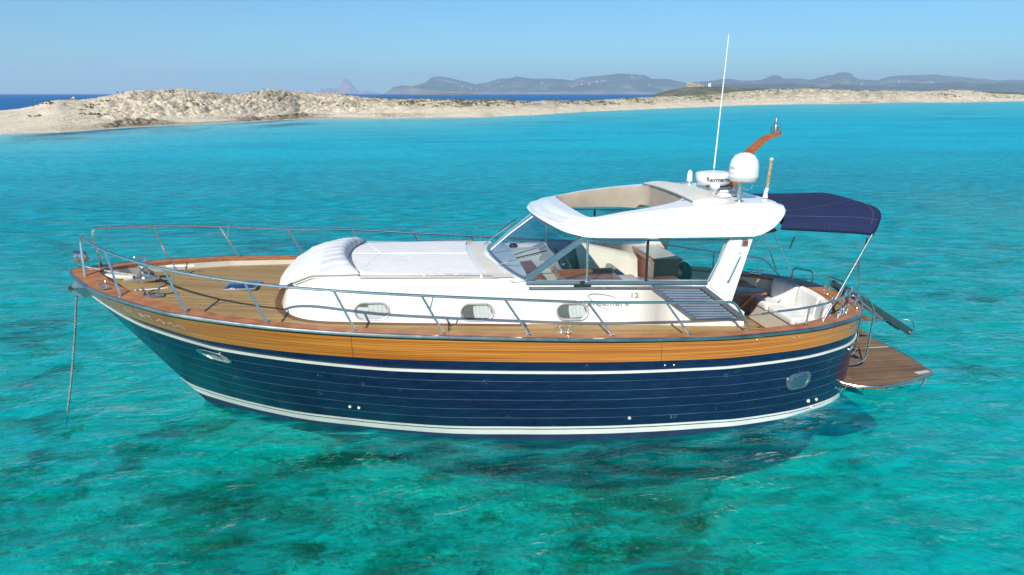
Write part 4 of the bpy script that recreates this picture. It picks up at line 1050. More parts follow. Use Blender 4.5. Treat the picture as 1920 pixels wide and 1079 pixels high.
for side in (-1, 1):
    mb = MB(); x0, y0_ = .70, side * .80; z0 = float(zcap(.7)) - .0
    mb.tube(bend([(x0 - .06, y0_ + side * -.05, z0), (x0 - .06, y0_ - side * .05, z0 + .10), (x0 + .08, y0_ + side * .03, z0 + .10), (x0 + .08, y0_ + side * .03, z0)], .02), .009, 6)
    mb.box((x0 + .02, y0_, z0 + .004), (.30, .10, .008), Matrix.Rotation(R(-48) * side * -1, 3, 'Z')); build(mb, 'fairlead', 'steel', yacht)
# deck hatch in navy acrylic
z_h = zf(2.5) + .02; mb = MB(); P_ = [(2.24, -.24, z_h), (2.74, -.24, z_h), (2.74, .24, z_h), (2.24, .24, z_h)]
mb.box((2.49, 0, z_h - .005), (.50, .50, .035), bev=.012); hh = build(mb, 'deck_hatch', 'steel', yacht, angle=30)
mb = MB(); mb.box((2.49, 0, z_h + .008), (.42, .42, .03), bev=.006)
MAT['acrylic'] = simple('navy_acrylic', (0.01, 0.02, 0.09), 0.12, coat=.4); build(mb, 'hatch_lid', 'acrylic', hh, angle=30)
# stemhead, anchor roller and anchor
mb = MB(); mb.add([(.08, -.15, 2.22), (-.03, -.12, 2.10), (.0, -.12, 1.99), (.16, -.13, 1.93), (.36, -.27, 1.99), (.36, -.33, 2.13), (.08, .15, 2.22), (-.03, .12, 2.10), (.0, .12, 1.99), (.16, .13, 1.93), (.36, .27, 1.99), (.36, .33, 2.13)],
       [(0, 1, 2, 3, 4, 5), (11, 10, 9, 8, 7, 6), (0, 6, 7, 1), (1, 7, 8, 2), (2, 8, 9, 3), (3, 9, 10, 4), (4, 10, 11, 5), (5, 11, 6, 0)])
rl = build(mb, 'anchor_bracket', 'greysteel', yacht, smooth=False)
mb = MB(); mb.lathe([(.035, -.14), (.035, .14)], (-.02, 0, 2.09), 12, (0, 1, 0)); build(mb, 'roller', 'black', rl)
# anchor rode, paid out from the bow to the water
def rode():
    a, b = Vector((.04, -.10, 2.0)), Vector((-.53, 0, -.32)); pts = []
    for i in range(40):
        t = i / 39; p = a.lerp(b, t); p.x += .03 * math.sin(t * math.pi); pts.append(p)
    mb = MB(); mb.tube(pts, .012, 6)
    for i in range(0, 39):
        for k in range(2):
            t = (i + k * .5) / 39; p = a.lerp(b, t); p.x += .03 * math.sin(t * math.pi); q = a.lerp(b, t + .02); q.x += .03 * math.sin((t + .02) * math.pi); d = (q - p).normalized()
            mb.lathe([(.009, -.012), (.019, -.004), (.019, .006), (.009, .014)], p, 7, d + Vector((.25 * (1 if k else -1), .2, 0)))
    o = build(mb, 'anchor_rope', 'rope', None, angle=60); tag(o, 'flecked grey anchor rope running from the bow roller into the water', 'rope')
rode()
# ------------ guard rails
RT = [(.27, -.22, 2.95), (.91, -1.0, 2.84), (1.85, -1.6, 2.69), (2.96, -1.94, 2.54), (4.15, -2.20, 2.445), (5.32, -2.25, 2.335), (6.47, -2.27, 2.235), (7.67, -2.26, 2.13), (8.87, -2.22, 2.055), (9.75, -2.17, 2.005)]
def guard(side):
    T_ = [(x, -y * side * 1, z) for x, y, z in RT] if side > 0 else RT
    top = smooth_path(T_, 6)
    lead = [Vector((.30, side * .33, 2.32)), Vector((.27, side * .215, 2.84)), Vector((.268, side * .20, 2.91))]
    if side < 0: tail = bend([top[-1], (9.98, -2.15, 1.985), (10.30, -2.13, 1.51)], .12, 6)
    else: tail = bend([top[-1], (10.6, 2.05, 1.95), (11.6, 1.78, 1.82), (12.45, 1.44, 1.73), (12.72, 1.29, 1.41)], .14, 6)
    mb = MB(); mb.tube(bend([lead[0], lead[1], Vector((.30, side * .235, 2.96)), top[2]], .12, 6) + top[3:-1] + tail, .0205, 10); rail = build(mb, 'guard_rail', 'steel', yacht)
    st = [((1.07, 1.14), (.91, 1.0, 2.84)), ((2.10, 1.71), (1.85, 1.6, 2.69)), ((3.23, 2.07), (2.96, 1.94, 2.54)), ((4.40, 2.24), (4.15, 2.20, 2.445)), ((5.60, 2.33), (5.32, 2.25, 2.335)), ((6.80, 2.37), (6.47, 2.27, 2.235)), ((8.02, 2.38), (7.67, 2.26, 2.13)), ((9.22, 2.31), (8.87, 2.22, 2.055))]
    if side > 0: st += [((10.4, 2.12), (10.4, 2.07, 1.95)), ((11.5, 1.80), (11.5, 1.80, 1.83))]
    for k, ((bx, by), tp) in enumerate(st):
        b = Vector((bx, side * by, float(zcap(bx)) - .005)); t = Vector((tp[0], side * tp[1], tp[2])); mb = MB(); mb.tube([b, t], .0165, 8); mb.lathe([(.036, 0), (.036, .006), (.021, .02)], b, 12)
        if k in (1, 4): mb.tube([b.lerp(t, .62), b.lerp(t, .62) + Vector((.0, 0, .0)) * 0 + Vector((.09 * .62, 0, (t.z - b.z) * .40))], .010, 8)
        build(mb, 'stanchion', 'steel', rail)
guard(-1); guard(1)
# aft port rail with gate wire
mb = MB(); ar = smooth_path([(10.75, -2.03, 1.76), (11.2, -1.96, 1.765), (11.75, -1.76, 1.76), (12.3, -1.42, 1.745), (12.7, -1.05, 1.725), (12.92, -.72, 1.70)], 5); mb.tube(ar, .018, 8); mb.tube([ar[-1], (12.93, -.70, 1.38)], .015, 8)
arl = build(mb, 'quarter_rail', 'steel', yacht)
for x, y in ((11.38, -1.86), (12.22, -1.46)):
    mb = MB(); zz = float(zcap(x)); mb.tube([(x, y, zz), (x + .03, y, 1.755)], .0135, 8); mb.lathe([(.034, 0), (.034, .006), (.018, .02)], (x, y, zz), 12); build(mb, 'stanchion', 'steel', arl)
mb = MB(); mb.tube([(10.14, -2.13, 1.75), (10.35, -2.1, 1.745), (10.75, -2.03, 1.76)], .007, 6); mb.tube([(10.45, -2.085, 1.747), (10.60, -2.06, 1.753)], .018, 8); build(mb, 'gate_wire', 'steel', arl)
for x, y in ((12.38, -1.33), (12.52, -1.22), (12.56, -.72), (12.9, -.1)):
    mb = MB(); zz = float(zcap(x)); mb.tube([(x, y, zz), (x + .03, y, zz + .14)], .018, 8); mb.lathe([(.035, 0), (.03, .01)], (x, y, zz), 10); mb.lathe([(.022, 0), (.024, .015), (.012, .03)], (x + .03, y, zz + .13), 10); build(mb, 'mooring_post', 'steel', yacht)
def hoop(a, b, h, lean, name):
    a, b = Vector(a), Vector(b); mb = MB(); up_ = Vector((lean, 0, h)); mb.tube(bend([a, a + up_, b + up_, b], .09, 6), .015, 8)
    for p in (a, b): mb.lathe([(.03, 0), (.028, .01), (.016, .02)], p, 10)
    return build(mb, name, 'steel', yacht)
hoop((12.80, .95, 1.385), (13.02, .60, 1.375), .27, .0, 'stern_hoop'); hoop((13.08, .28, 1.375), (13.10, -.20, 1.375), .26, .06, 'stern_hoop')
# searchlight and navigation lamp on the bow loop
sp = Vector((.13, .02, 2.56)); mb = MB(); mb.lathe([(.03, -.11), (.07, -.10), (.088, -.05), (.092, .06), (.096, .075), (.08, .08)], sp, 22, (-1, -.15, .05)); sl_ = build(mb, 'searchlight', 'steel', yacht)
mb = MB(); mb.lathe([(.078, 0), (.05, .006), (.01, .009)], sp + Vector((-.078, -.01, 0)), 20, (-1, -.15, .05)); build(mb, 'lens', 'glass', sl_)
mb = MB(); mb.tube(bend([sp + Vector((.0, -.11, .03)), sp + Vector((0, -.11, -.14)), sp + Vector((0, .11, -.14)), sp + Vector((0, .11, .03))], .03), .010, 6); mb.tube([sp + Vector((0, 0, -.14)), (.13, .02, 2.31)], .018, 8)
mb.tube(smooth_path([sp + Vector((.08, 0, -.02)), (.30, .02, 2.50), (.36, .05, 2.42), (.37, .05, 2.31)], 5), .006, 6); build(mb, 'bracket', 'greysteel', sl_)
# ------------ bimini
BX0 = 11.10; P_ = []; nvb = 23
def bim(t, v):
    y = 1.32 * v
    xr = 12.76 + .60 * (1 - abs(v) ** 3.0)
    x = BX0 + (xr - BX0) * t
    z = 3.25 - .27 * abs(v) ** 2.4 - .04 * (1 - math.sin(math.pi * min(1, t * 1.02))) * (1 - abs(v)) - .14 * max(0, t - .78) / .22 * (1 - .85 * abs(v)) - .13 * t * abs(v) ** 2
    z += .012 * math.sin(3 * math.pi * t) * (1 - abs(v))
    return Vector((x, y, z))
for i in range(27): P_.append([bim(i / 26, -1 + 2 * j / (nvb - 1)) for j in range(nvb)])
mb = MB(); mb.grid(P_); dn = Vector((0, 0, -.085))
mb.grid([P_[-1], [p + dn + Vector((-.02, 0, 0)) for p in P_[-1]]]); mb.grid([[r[0] for r in P_], [r[0] + dn for r in P_]]); mb.grid([[r[-1] for r in P_], [r[-1] + dn for r in P_]])
bm_o = build(mb, 'bimini_canopy', 'canvas', yacht, angle=60)
sol = bm_o.modifiers.new('cloth', 'SOLIDIFY'); sol.thickness = .006; sol.offset = -1
mb = MB()
for i0 in (24,): mb.tube([P_[i0][j] + Vector((0, 0, .004)) for j in range(1, nvb - 1)], .004, 5)
mb.tube([P_[i][int(2)] + Vector((0, 0, .004)) for i in range(2, 26)], .004, 5); mb.tube([bim(t, -.72 + .5 * t ** 1.5) + Vector((0, 0, .003)) for t in np.linspace(.03, .93, 20)], .0025, 5)
MAT['seam'] = simple('grey_seam', (.10, .10, .17), .8); build(mb, 'canopy_seam', 'seam', bm_o)
for side in (-1, 1):
    mb = MB(); mb.tube([(11.84, side * 1.62, 1.43), (12.76, side * 1.30, 2.80)], .0145, 8); mb.tube([(12.50, side * 1.39, 2.41), (12.86, side * 1.03, 1.40)], .013, 8)
    for p in ((11.84, side * 1.62, 1.43), (12.86, side * 1.03, 1.40)): mb.lathe([(.03, 0), (.028, .012), (.015, .03)], p, 10)
    build(mb, 'bimini_pole', 'steel', yacht)
    mb = MB(); mb.tube([(12.66, side * 1.31, 2.72), (12.62, side * 1.33, 2.50)], .012, 5); mb.tube([(11.35, side * 1.32, 2.78), (11.28, side * 1.33, 2.58)], .012, 5); build(mb, 'canopy_strap', 'dark', bm_o)
mb = MB(); mb.tube([(12.37, 1.40, 2.24), (12.80, 1.52, 1.40)], .012, 8); mb.tube([(12.37, 1.40, 2.24), (11.9, 1.36, 2.95)], .012, 8); build(mb, 'bimini_brace', 'steel', yacht)
mb = MB(); mb.tube([P_[25][j] + Vector((-.03, 0, -.05)) for j in range(1, nvb - 1)], .013, 6); mb.tube([P_[13][j] + Vector((0, 0, -.02)) for j in range(nvb)], .013, 6); build(mb, 'canopy_hoop', 'steel', bm_o)
# ------------ swim platform
def plat_half(): return [(12.45, -1.42), (12.62, -1.62), (12.98, -1.72), (13.25, -1.68), (13.62, -1.58), (14.30, -1.34), (14.36, -1.26), (14.44, -.6), (14.47, 0)]
po = plat_half() + [(x, -y) for x, y in plat_half()[::-1][1:]]
mb = MB(); mb.prism([(x, y, .165) for x, y in po], (0, 0, .05)); pf = build(mb, 'swim_platform', 'teak_wet', yacht, smooth=False)
mb = MB(); mb.tube([(x, y, .205) for x, y in po], .020, 8); build(mb, 'platform_edge', 'steel', pf)
mb = MB(); mb.box((13.85, 0.0, .219), (1.15, .022, .006)); mb.box((14.15, -1.27, .219), (.30, .09, .006), Matrix.Rotation(R(12), 3, 'Z')); build(mb, 'platform_inlay', 'pale_plinth', pf)
for side in (-1, 1):
    mb = MB(); mb.tube(smooth_path([(14.20, side * 1.30, .17), (14.18, side * 1.32, .05), (14.05, side * 1.34, -.06), (13.85, side * 1.36, -.10)], 4), .020, 8); build(mb, 'platform_strut', 'steel', pf)
    mb = MB(); mb.tube(smooth_path([(12.50, side * 1.52, .17), (12.35, side * 1.64, .16), (12.22, side * 1.66, .22)], 4), .018, 8); build(mb, 'platform_bracket', 'steel', pf)
# stern ladder with wooden steps
lad = None
for yy_ in (-.60, -.92):
    mb = MB(); mb.tube(bend([(12.95, yy_ + .02, 1.60), (13.12, yy_, 1.57), (13.30, yy_, 1.30), (13.26, yy_, .36), (13.0, yy_, .30), (12.78, yy_, .34)], .14, 6), .018, 8)
    mb.tube([(12.95, yy_ + .02, 1.60), (12.88, yy_ + .02, 1.40)], .018, 8)
    o = build(mb, 'boarding_ladder' if lad is None else 'ladder_rail', 'steel', yacht if lad is None else lad); lad = lad or o
for z in (1.15, .86, .58):
    mb = MB(); mb.box((13.20, -.76, z), (.11, .30, .028), bev=.008); build(mb, 'step', 'teak_wet', lad)
# gangway (passerelle) folded down over the water
a, b = Vector((13.20, .10, 1.49)), Vector((14.82, .10, .50)); d = (b - a).normalized()
rotm = Matrix.Rotation(math.asin(-d.z), 3, 'Y')
mb = MB(); mb.box((a + b) / 2, ((b - a).length, .30, .06), rotm)
for k in (-1, 1): mb.box((a + b) / 2 + Vector((0, k * .15, .01)), ((b - a).length, .045, .13), rotm, bev=.008)
MAT['gunmetal'] = simple('gunmetal', (.13, .16, .17), .35, .8)
gw = build(mb, 'gangway', 'gunmetal', yacht, angle=30)
mb = MB(); m0 = a.lerp(b, .60) + Vector((0, 0, .05)); mb.box(m0, (.95, .26, .02), rotm); build(mb, 'gangway_tread', 'frame', gw)
mb = MB()
for k in (-.06, .06): mb.tube([a.lerp(b, .12) + Vector((0, k - .19, -.02)), a.lerp(b, .55) + Vector((0, k - .19, -.10))], .022, 8)
mb.tube([(12.95, -.15, .92), (13.5, -.12, .88), a.lerp(b, .66) + Vector((0, -.1, -.06))], .035, 8); build(mb, 'gangway_ram', 'steel', gw)
mb = MB(); e = b + Vector((0, 0, .05)); mb.tube(bend([e + Vector((-.22, .17, 0)), e + Vector((.10, .17, .12)), e + Vector((.20, .05, .10)), e + Vector((.06, -.16, -.02))], .06), .011, 6); mb.lathe([(.035, -.2), (.035, .2)], b, 12, (0, 1, 0)); build(mb, 'gangway_end', 'steel', gw)
# ------------ roof gear
RZ = 3.375
gear = lambda x, y: zt(x, y)
c = Vector((10.44, .86, gear(10.44, .86))); mb = MB(); mb.lathe([(.014, 0), (.014, .06)], c, 8); mb.lathe([(.05, .06), (.055, .075), (.052, .10), (.046, .20), (.034, .245), (.012, .265)], c, 20); build(mb, 'gps_antenna', 'dome', yacht)
# radar
rc = Vector((10.56, .10, 3.475)); mb = MB(); mb.lathe([(.10, -.045), (.19, -.035), (.25, -.005), (.295, .045), (.318, .10), (.320, .15), (.315, .175), (.295, .192), (.20, .208), (.02, .216)], rc, 40); rd = build(mb, 'radar_dome', 'dome', yacht, angle=50)
mb = MB(); mb.lathe([(.3215, 0), (.3215, .005)], rc + Vector((0, 0, .155)), 40); build(mb, 'dome_joint', 'pale_plinth', rd)
me = text_mesh('Raymarine', .108, .001, 0, 1.0, .018)
for v in me.vertices:
    a_ = -math.pi / 2 - .10 + (v.co.x * 1.02) / .317; z = rc.z + .098 + v.co.y; rr_ = float(np.interp(z - rc.z, [-.005, .045, .10, .15], [.25, .295, .318, .320])) + .004 + v.co.z
    v.co = Vector((rc.x + rr_ * math.cos(a_), rc.y + rr_ * math.sin(a_), z))
me.materials.append(MAT['ink']); o = bpy.data.objects.new('radar_lettering', me); COL.objects.link(o); setpar(o, rd)
mb = MB()
for x, y in ((10.36, -.18), (10.80, -.18), (10.36, .34), (10.80, .34)): mb.tube([(x, y, gear(x, y) - .01), (x, y, rc.z - .01)], .012, 6)
mb.box((10.58, .08, rc.z - .052), (.42, .42, .016)); build(mb, 'radar_mount', 'steel', rd)
# twin horns / white plinth in front
mb = MB(); z0 = gear(10.5, -.5)
mb.lathe([(.03, -.14), (.035, -.02), (.075, .14), (.08, .145), (.06, .14)], (10.26, -.55, z0 + .03), 16, (-.1, -.5, .8)); mb.lathe([(.03, -.12), (.03, .0), (.065, .08), (.07, .085)], (10.64, -.55, z0 + .03), 16, (.2, -.5, .8)); mb.tube([(10.26, -.55, z0 + .04), (10.64, -.55, z0 + .05)], .020, 8)
mb.box((10.45, -.74, z0 + .015), (.36, .14, .05), bev=.02); build(mb, 'horn', 'dome', yacht)
mb = MB(); mb.lathe([(.02, -.1), (.02, .1)], (10.48, -.42, z0 + .05), 10, (1, 0, 0)); build(mb, 'horn_compressor', 'greysteel', yacht)
# satellite dome on its pole, leaning with the boat
sc0 = Vector((10.42, -1.16, gear(10.42, 1.16))); mb = MB(); mb.lathe([(.075, 0), (.075, .008), (.04, .015), (.036, .02), (.036, .34)], sc0, 18); ps = build(mb, 'dome_pole', 'steel', yacht)
mb = MB(); s0 = sc0 + Vector((.05, .03, .30)); mb.lathe([(.10, 0), (.17, .005), (.215, .03), (.226, .06), (.228, .085)], s0, 36); build(mb, 'dome_base', 'pale_plinth', ps)
mb = MB(); mb.lathe([(.2285, .086), (.229, .10), (.225, .25), (.20, .345), (.15, .415), (.08, .45), (.01, .46)], s0, 36); sdm = build(mb, 'satellite_dome', 'dome', ps, angle=60)
def dome_text(body, size, az_, z, m='ink'):
    me = text_mesh(body, size, .0008)
    for v in me.vertices:
        a_ = az_ + v.co.x / .229; v.co = Vector((s0.x + (.231) * math.cos(a_), s0.y + .231 * math.sin(a_), s0.z + z + v.co.y))
    me.materials.append(MAT[m]); o = bpy.data.objects.new('dome_lettering', me); COL.objects.link(o); setpar(o, sdm)
dome_text('KVH', .06, R(-168), .225); dome_text('TracVision', .030, R(-168), .15, 'inkgrey')
mb = MB(); mb.tube(smooth_path([(10.62, -1.1, s0.z + .03), (10.64, -1.12, s0.z - .08), (10.58, -1.1, s0.z - .13), (10.5, -1.1, s0.z - .10)], 4), .006, 6); build(mb, 'cable', 'dome', ps)
# whip aerial
mb = MB(); mb.tube([(10.62, .30, gear(10.62, .30) - .01), (10.64, .30, 3.72)], .016, 8); wa = build(mb, 'whip_aerial', 'steel', yacht)
mb = MB(); mb.tube([(10.64, .30, 3.66), (10.68, .30, 4.8), (10.722, .30, 5.97)], [.0135, .0105, .0075], 8); build(mb, 'aerial_rod', 'dome', wa)
# wooden swept mast with all-round light
mb = MB(); sp_ = [Vector(p) for p in ((10.93, .30, 3.34), (10.97, .30, 3.50), (11.08, .30, 3.72), (11.24, .30, 3.93), (11.38, .30, 4.08), (11.55, .30, 4.22), (11.74, .30, 4.30), (11.86, .30, 4.31))]
wd_ = [.15, .13, .10, .075, .06, .05, .04, .035]; P_ = []
sps = smooth_path(sp_, 5)
for i, p in enumerate(sps):
    t = i / (len(sps) - 1); q = sps[min(i + 1, len(sps) - 1)] - sps[max(i - 1, 0)]; q.normalize(); nn = Vector((-q.z, 0, q.x)); w2 = float(np.interp(t * 7, range(8), wd_)); th = .055 - .02 * t
    P_.append([p - nn * w2 + Vector((0, -th, 0)), p + nn * w2 + Vector((0, -th, 0)), p + nn * w2 + Vector((0, th, 0)), p - nn * w2 + Vector((0, th, 0)), p - nn * w2 + Vector((0, -th, 0))])
mb.grid(P_); mb.add(P_[-1][:4], [(0, 1, 2, 3)]); mb.box((10.98, .30, 3.36), (.46, .20, .03)); mt = build(mb, 'signal_mast', 'mahog', yacht, angle=30)
mb = MB(); mb.box((11.30, .34, 3.85), (.26, .03, .025)); build(mb, 'mast_arm', 'cap', mt)
mb = MB(); mb.lathe([(.05, 0), (.05, .015), (.035, .03), (.035, .12), (.02, .15)], (11.75, .30, 4.325), 14); mb.lathe([(.028, 0), (.03, .02), (.03, .09), (.01, .12)], (11.75, .30, 4.47), 12)
for dx in (-.065, .07): mb.lathe([(.028, 0), (.03, .01), (.03, .09), (.02, .10)], (11.75 + dx, .28, 4.335), 12)
build(mb, 'mast_light', 'greysteel', mt)
# taped aerial post at the after corner
mb = MB(); b0 = Vector((10.99, -.93, gear(10.99, .93))); mb.lathe([(.045, -.005), (.04, .02), (.03, .07), (.022, .10)], b0, 14); mb.tube([b0 + Vector((0, 0, .08)), b0 + Vector((.03, .02, .14))], .03, 8); pa = build(mb, 'aerial_foot', 'dome', yacht)
n = N('taped_wood'); f = n.noise(n.scale(n.obj(), (6, 6, 22)), 3, 3); n.pbr(n.ramp(f, [(.35, (.20, .12, .05)), (.5, (.42, .36, .25)), (.65, (.25, .2, .13))]), .7, 0, n.bump(f, .6, .01)); MAT['tape'] = n.m
mb = MB(); pts = [b0 + Vector((.03, .02, .12)).lerp(Vector((.075, .05, .60)), t) for t in np.linspace(0, 1, 13)]; mb.tube(pts, [.026 + .004 * (k % 2) for k in range(13)], 10); build(mb, 'aerial_post', 'tape', pa)
mb = MB(); mb.lathe([(.030, 0), (.030, .03), (.02, .035)], pts[-1], 12); build(mb, 'aerial_cap', 'dome', pa)

# ------------------------------------------------------------------ sandbar across the lagoon
def fbm(x, y, z=0.0, o=4, l=2.1, g=.5):
    a = 1.0; s_ = 0.0; f = 1.0
    for _ in range(o): s_ += a * noise.noise((x * f, y * f, z)); a *= g; f *= l
    return s_
def bar_mat():
    n = N('sand_and_rock'); p = n.pos(); geo = n.n('NewGeometry')
    rk = n.n('Attribute', _attribute_name='rocky').outputs['Fac']; wet = n.n('Attribute', _attribute_name='wet').outputs['Fac']; sc = n.n('Attribute', _attribute_name='scrub').outputs['Fac']
    a = n.noise(p, 0.55, 6, 0.7); b = n.noise(p, 0.11, 4, 0.6); c = n.noise(p, 2.4, 5, 0.7)
    sand = n.ramp(n.math('MULTIPLY_ADD', b, 0.6, n.math('MULTIPLY', a, 0.4)), [(0.35, (0.62, 0.51, 0.36)), (0.62, (0.80, 0.69, 0.52))])
    rock = n.ramp(a, [(0.25, (0.26, 0.20, 0.14)), (0.42, (0.60, 0.50, 0.37)), (0.60, (0.76, 0.66, 0.51)), (0.85, (0.48, 0.40, 0.29))])
    rock = n.mix(n.ramp(c, [(0.34, 0.7), (0.5, 0.0)]), rock, (0.10, 0.09, 0.07))
    col = n.mix(n.math('MULTIPLY', rk, n.ramp(n.noise(p, 0.3, 4), [(0.3, .45), (0.6, 1.0)])), sand, rock)
    veg = n.ramp(n.noise(p, 0.9, 5, 0.7), [(0.35, (0.10, 0.095, 0.045)), (0.65, (0.26, 0.22, 0.12))])
    col = n.mix(n.math('MULTIPLY', sc, n.ramp(n.noise(n.scale(p, (1, 1.6, 1)), 0.35, 5, 0.65), [(0.46, 0.0), (0.56, .9)])), col, veg)
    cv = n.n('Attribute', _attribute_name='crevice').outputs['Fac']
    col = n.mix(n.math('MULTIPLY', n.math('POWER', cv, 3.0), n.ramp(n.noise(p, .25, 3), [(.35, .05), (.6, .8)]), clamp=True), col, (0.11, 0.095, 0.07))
    wetc = n.ramp(n.noise(p, 0.8, 5, 0.7), [(0.4, (0.10, 0.075, 0.05)), (0.6, (0.42, 0.34, 0.24))])
    col = n.mix(wet, col, wetc)
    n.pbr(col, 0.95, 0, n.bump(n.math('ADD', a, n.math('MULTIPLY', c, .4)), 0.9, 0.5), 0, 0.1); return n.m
MAT['bar'] = bar_mat()
RK = [(-60,.05),(90,.12),(160,.35),(240,.9),(430,1),(600,.95),(680,.6),(760,.3),(900,.2),(1050,.15),(1130,.35),(1180,.4),(1300,.2),(1420,.5),(1500,.8),(1640,.9),(1750,.6),(1990,.5)]
EDGE = [(-60,.0),(160,.1),(200,.9),(500,1),(620,.8),(740,.5),(800,.35),(900,.2),(1000,0),(1450,0),(1520,.25),(1650,.5),(1720,.3),(1990,.2)]
pxs = np.arange(-60, 1991, 1.6); NR = 170
crest = interp(CR, pxs); dsh = shoreD(pxs); wdt = interp(WD, pxs); rk = interp(RK, pxs); ed = interp(EDGE, pxs)
V = np.zeros((len(pxs), NR, 3)); A1 = np.zeros((len(pxs), NR)); A2 = A1.copy(); A3 = A1.copy(); A4 = A1.copy()
def lump(x, y, s_, z):
    d = noise.voronoi((x / s_, y / s_, z))[0]; e = d[1] - d[0]
    return math.sqrt(max(0.0, 1 - (d[0] / .75) ** 2)), min(1, e * 2.2)
for i, px in enumerate(pxs):
    D0 = dsh[i]; W = wdt[i]; pc = .45; Dc = D0 + pc * W
    x, y, _ = at(px, D0); D0 += (1.8 * noise.noise((x * .07, y * .07, 3)) + .9 * noise.noise((x * .25, y * .25, 1))) * (D0 / 110) ** .5
    hc = max(.6, 5.0 + (HOR - crest[i]) / FP * Dc)
    far_k = max(1.0, D0 / 130)
    for j in range(NR):
        r0 = j / (NR - 1); t = r0 / .8 * pc if r0 < .8 else pc + (r0 - .8) / .2 * (1.04 - pc); D = D0 - 2.5 + (W + 5) * t; x, y, _ = at(px, D); tt = (D - D0) / W; q = tt / pc
        beach = min(.75, .10 * hc + .25)
        if q < 0: base = .3 * q * 3
        elif tt < pc:
            q0 = .16 if px < 700 else .10
            base = beach * min(1, q / q0) ** .8 if q < q0 else beach + (hc - beach) * (lambda k: k * k * (3 - 2 * k) * .55 + k * .45)((q - q0) / (1 - q0))
        else: base = hc * max(0, 1 - ((tt - pc) / (1 - pc)) ** 1.6) - (.3 if tt > .97 else 0)
        ramp_ = min(1, max(0, (q - .12) * 5)) if tt < pc else max(0, 1 - (tt - pc) * 2)
        r_ = rk[i] * ramp_
        f1 = fbm(x * .045, y * .045, 2, 4, 2.1, .55); f3 = noise.noise((x * 1.6, y * 1.6, 4))
        l1, e1 = lump(x, y, 3.1 * far_k, 0); l2, e2 = lump(x + 3, y, 1.25 * far_k, 4)
        top_k = .25 if abs(q - 1) < .12 else 1
        z = base + r_ * (1.1 * f1 * top_k + (.50 * (l1 - .5) + .50 * (e1 - .6)) * top_k + (.30 * (l2 - .5) + .38 * (e2 - .6)) * (top_k * .6 + .4) + .16 * f3) * min(1, hc / 4.5) ** .7 + .10 * noise.noise((x * .15, y * .15, 9)) * (1 if tt > .01 else 0)
        e = ed[i] * math.exp(-((q - .07) / .06) ** 2) * max(0, .35 + 1.6 * noise.noise((x * .09, y * .09, 6))); z += e * (.75 * l2 * e2 + .35 * l1) * min(1.4, far_k)
        V[i, j] = (x, y, z); A1[i, j] = min(1, rk[i] * (1.1 if q > .16 else .25) + e * 1.5); A3[i, j] = (0.9 if 640 < px < 1500 else .5) * min(1, max(0, (q - .35) * 3)) * (1.0 if px > 420 else .35)
        A2[i, j] = min(1, e * 1.6 + ed[i] * math.exp(-((q - .02) / .025) ** 2) * .8); A4[i, j] = (1 - e1 * e2 ** .5) * (r_ + e)
me = bpy.data.meshes.new('sandbar'); idx = np.arange(len(pxs) * NR).reshape(len(pxs), NR)
fill(me, V.reshape(-1, 3).astype(np.float32), np.stack([idx[:-1, :-1], idx[1:, :-1], idx[1:, 1:], idx[:-1, 1:]], -1).reshape(-1, 4).astype(np.int32))
for nm_, arr in (('rocky', A1), ('wet', A2), ('scrub', A3), ('crevice', A4)):
    a_ = me.attributes.new(nm_, 'FLOAT', 'POINT'); a_.data.foreach_set('value', arr.astype(np.float32).ravel())
me.materials.append(MAT['bar']); bar_o = bpy.data.objects.new('sandbar', me); COL.objects.link(bar_o); tag(bar_o, kind='structure')
def ground_at(px, tt):
    i = int(np.argmin(abs(pxs - px))); D = dsh[i] + wdt[i] * tt; j = int(np.argmin([abs((V[i, k, 0] - at(px, D)[0]) ** 2 + (V[i, k, 1] - at(px, D)[1]) ** 2) for k in range(NR)])); return Vector(V[i, j])
# low scrub on the dunes, one mass
MAT['scrub'] = simple('dune_scrub', (0.095, 0.095, 0.045), .9, var=.35, vs=1.5)
mb = MB(); rr_ = random.Random(3)
for _ in range(1500):
    px = rr_.uniform(640, 1960) if rr_.random() < .8 else rr_.uniform(60, 640); i = int(np.argmin(abs(pxs - px))); j = rr_.randint(int(NR * .30), int(NR * .84)); p = Vector(V[i, j])
    if p.z < .7 or (px < 640 and rr_.random() < .6) or noise.noise((p.x * .05, p.y * .05, 8)) < .02: continue
    s_ = rr_.uniform(.25, .7) * (1 + p.length / 900)
    for _k in range(5):
        c = p + Vector((rr_.gauss(0, s_), rr_.gauss(0, s_), rr_.uniform(0, .25) * s_)); r = s_ * rr_.uniform(.3, .6); a = rr_.uniform(0, 3)
        mb.add([c + Vector((math.cos(a) * r, math.sin(a) * r, 0)), c + Vector((math.cos(a + 2.1) * r, math.sin(a + 2.1) * r, 0)), c + Vector((math.cos(a + 4.2) * r, math.sin(a + 4.2) * r, 0)), c + Vector((0, 0, r * .9))], [(0, 1, 3), (1, 2, 3), (2, 0, 3)])
sc_o = build(mb, 'dune_scrub', 'scrub', None, smooth=False); tag(sc_o, kind='stuff')
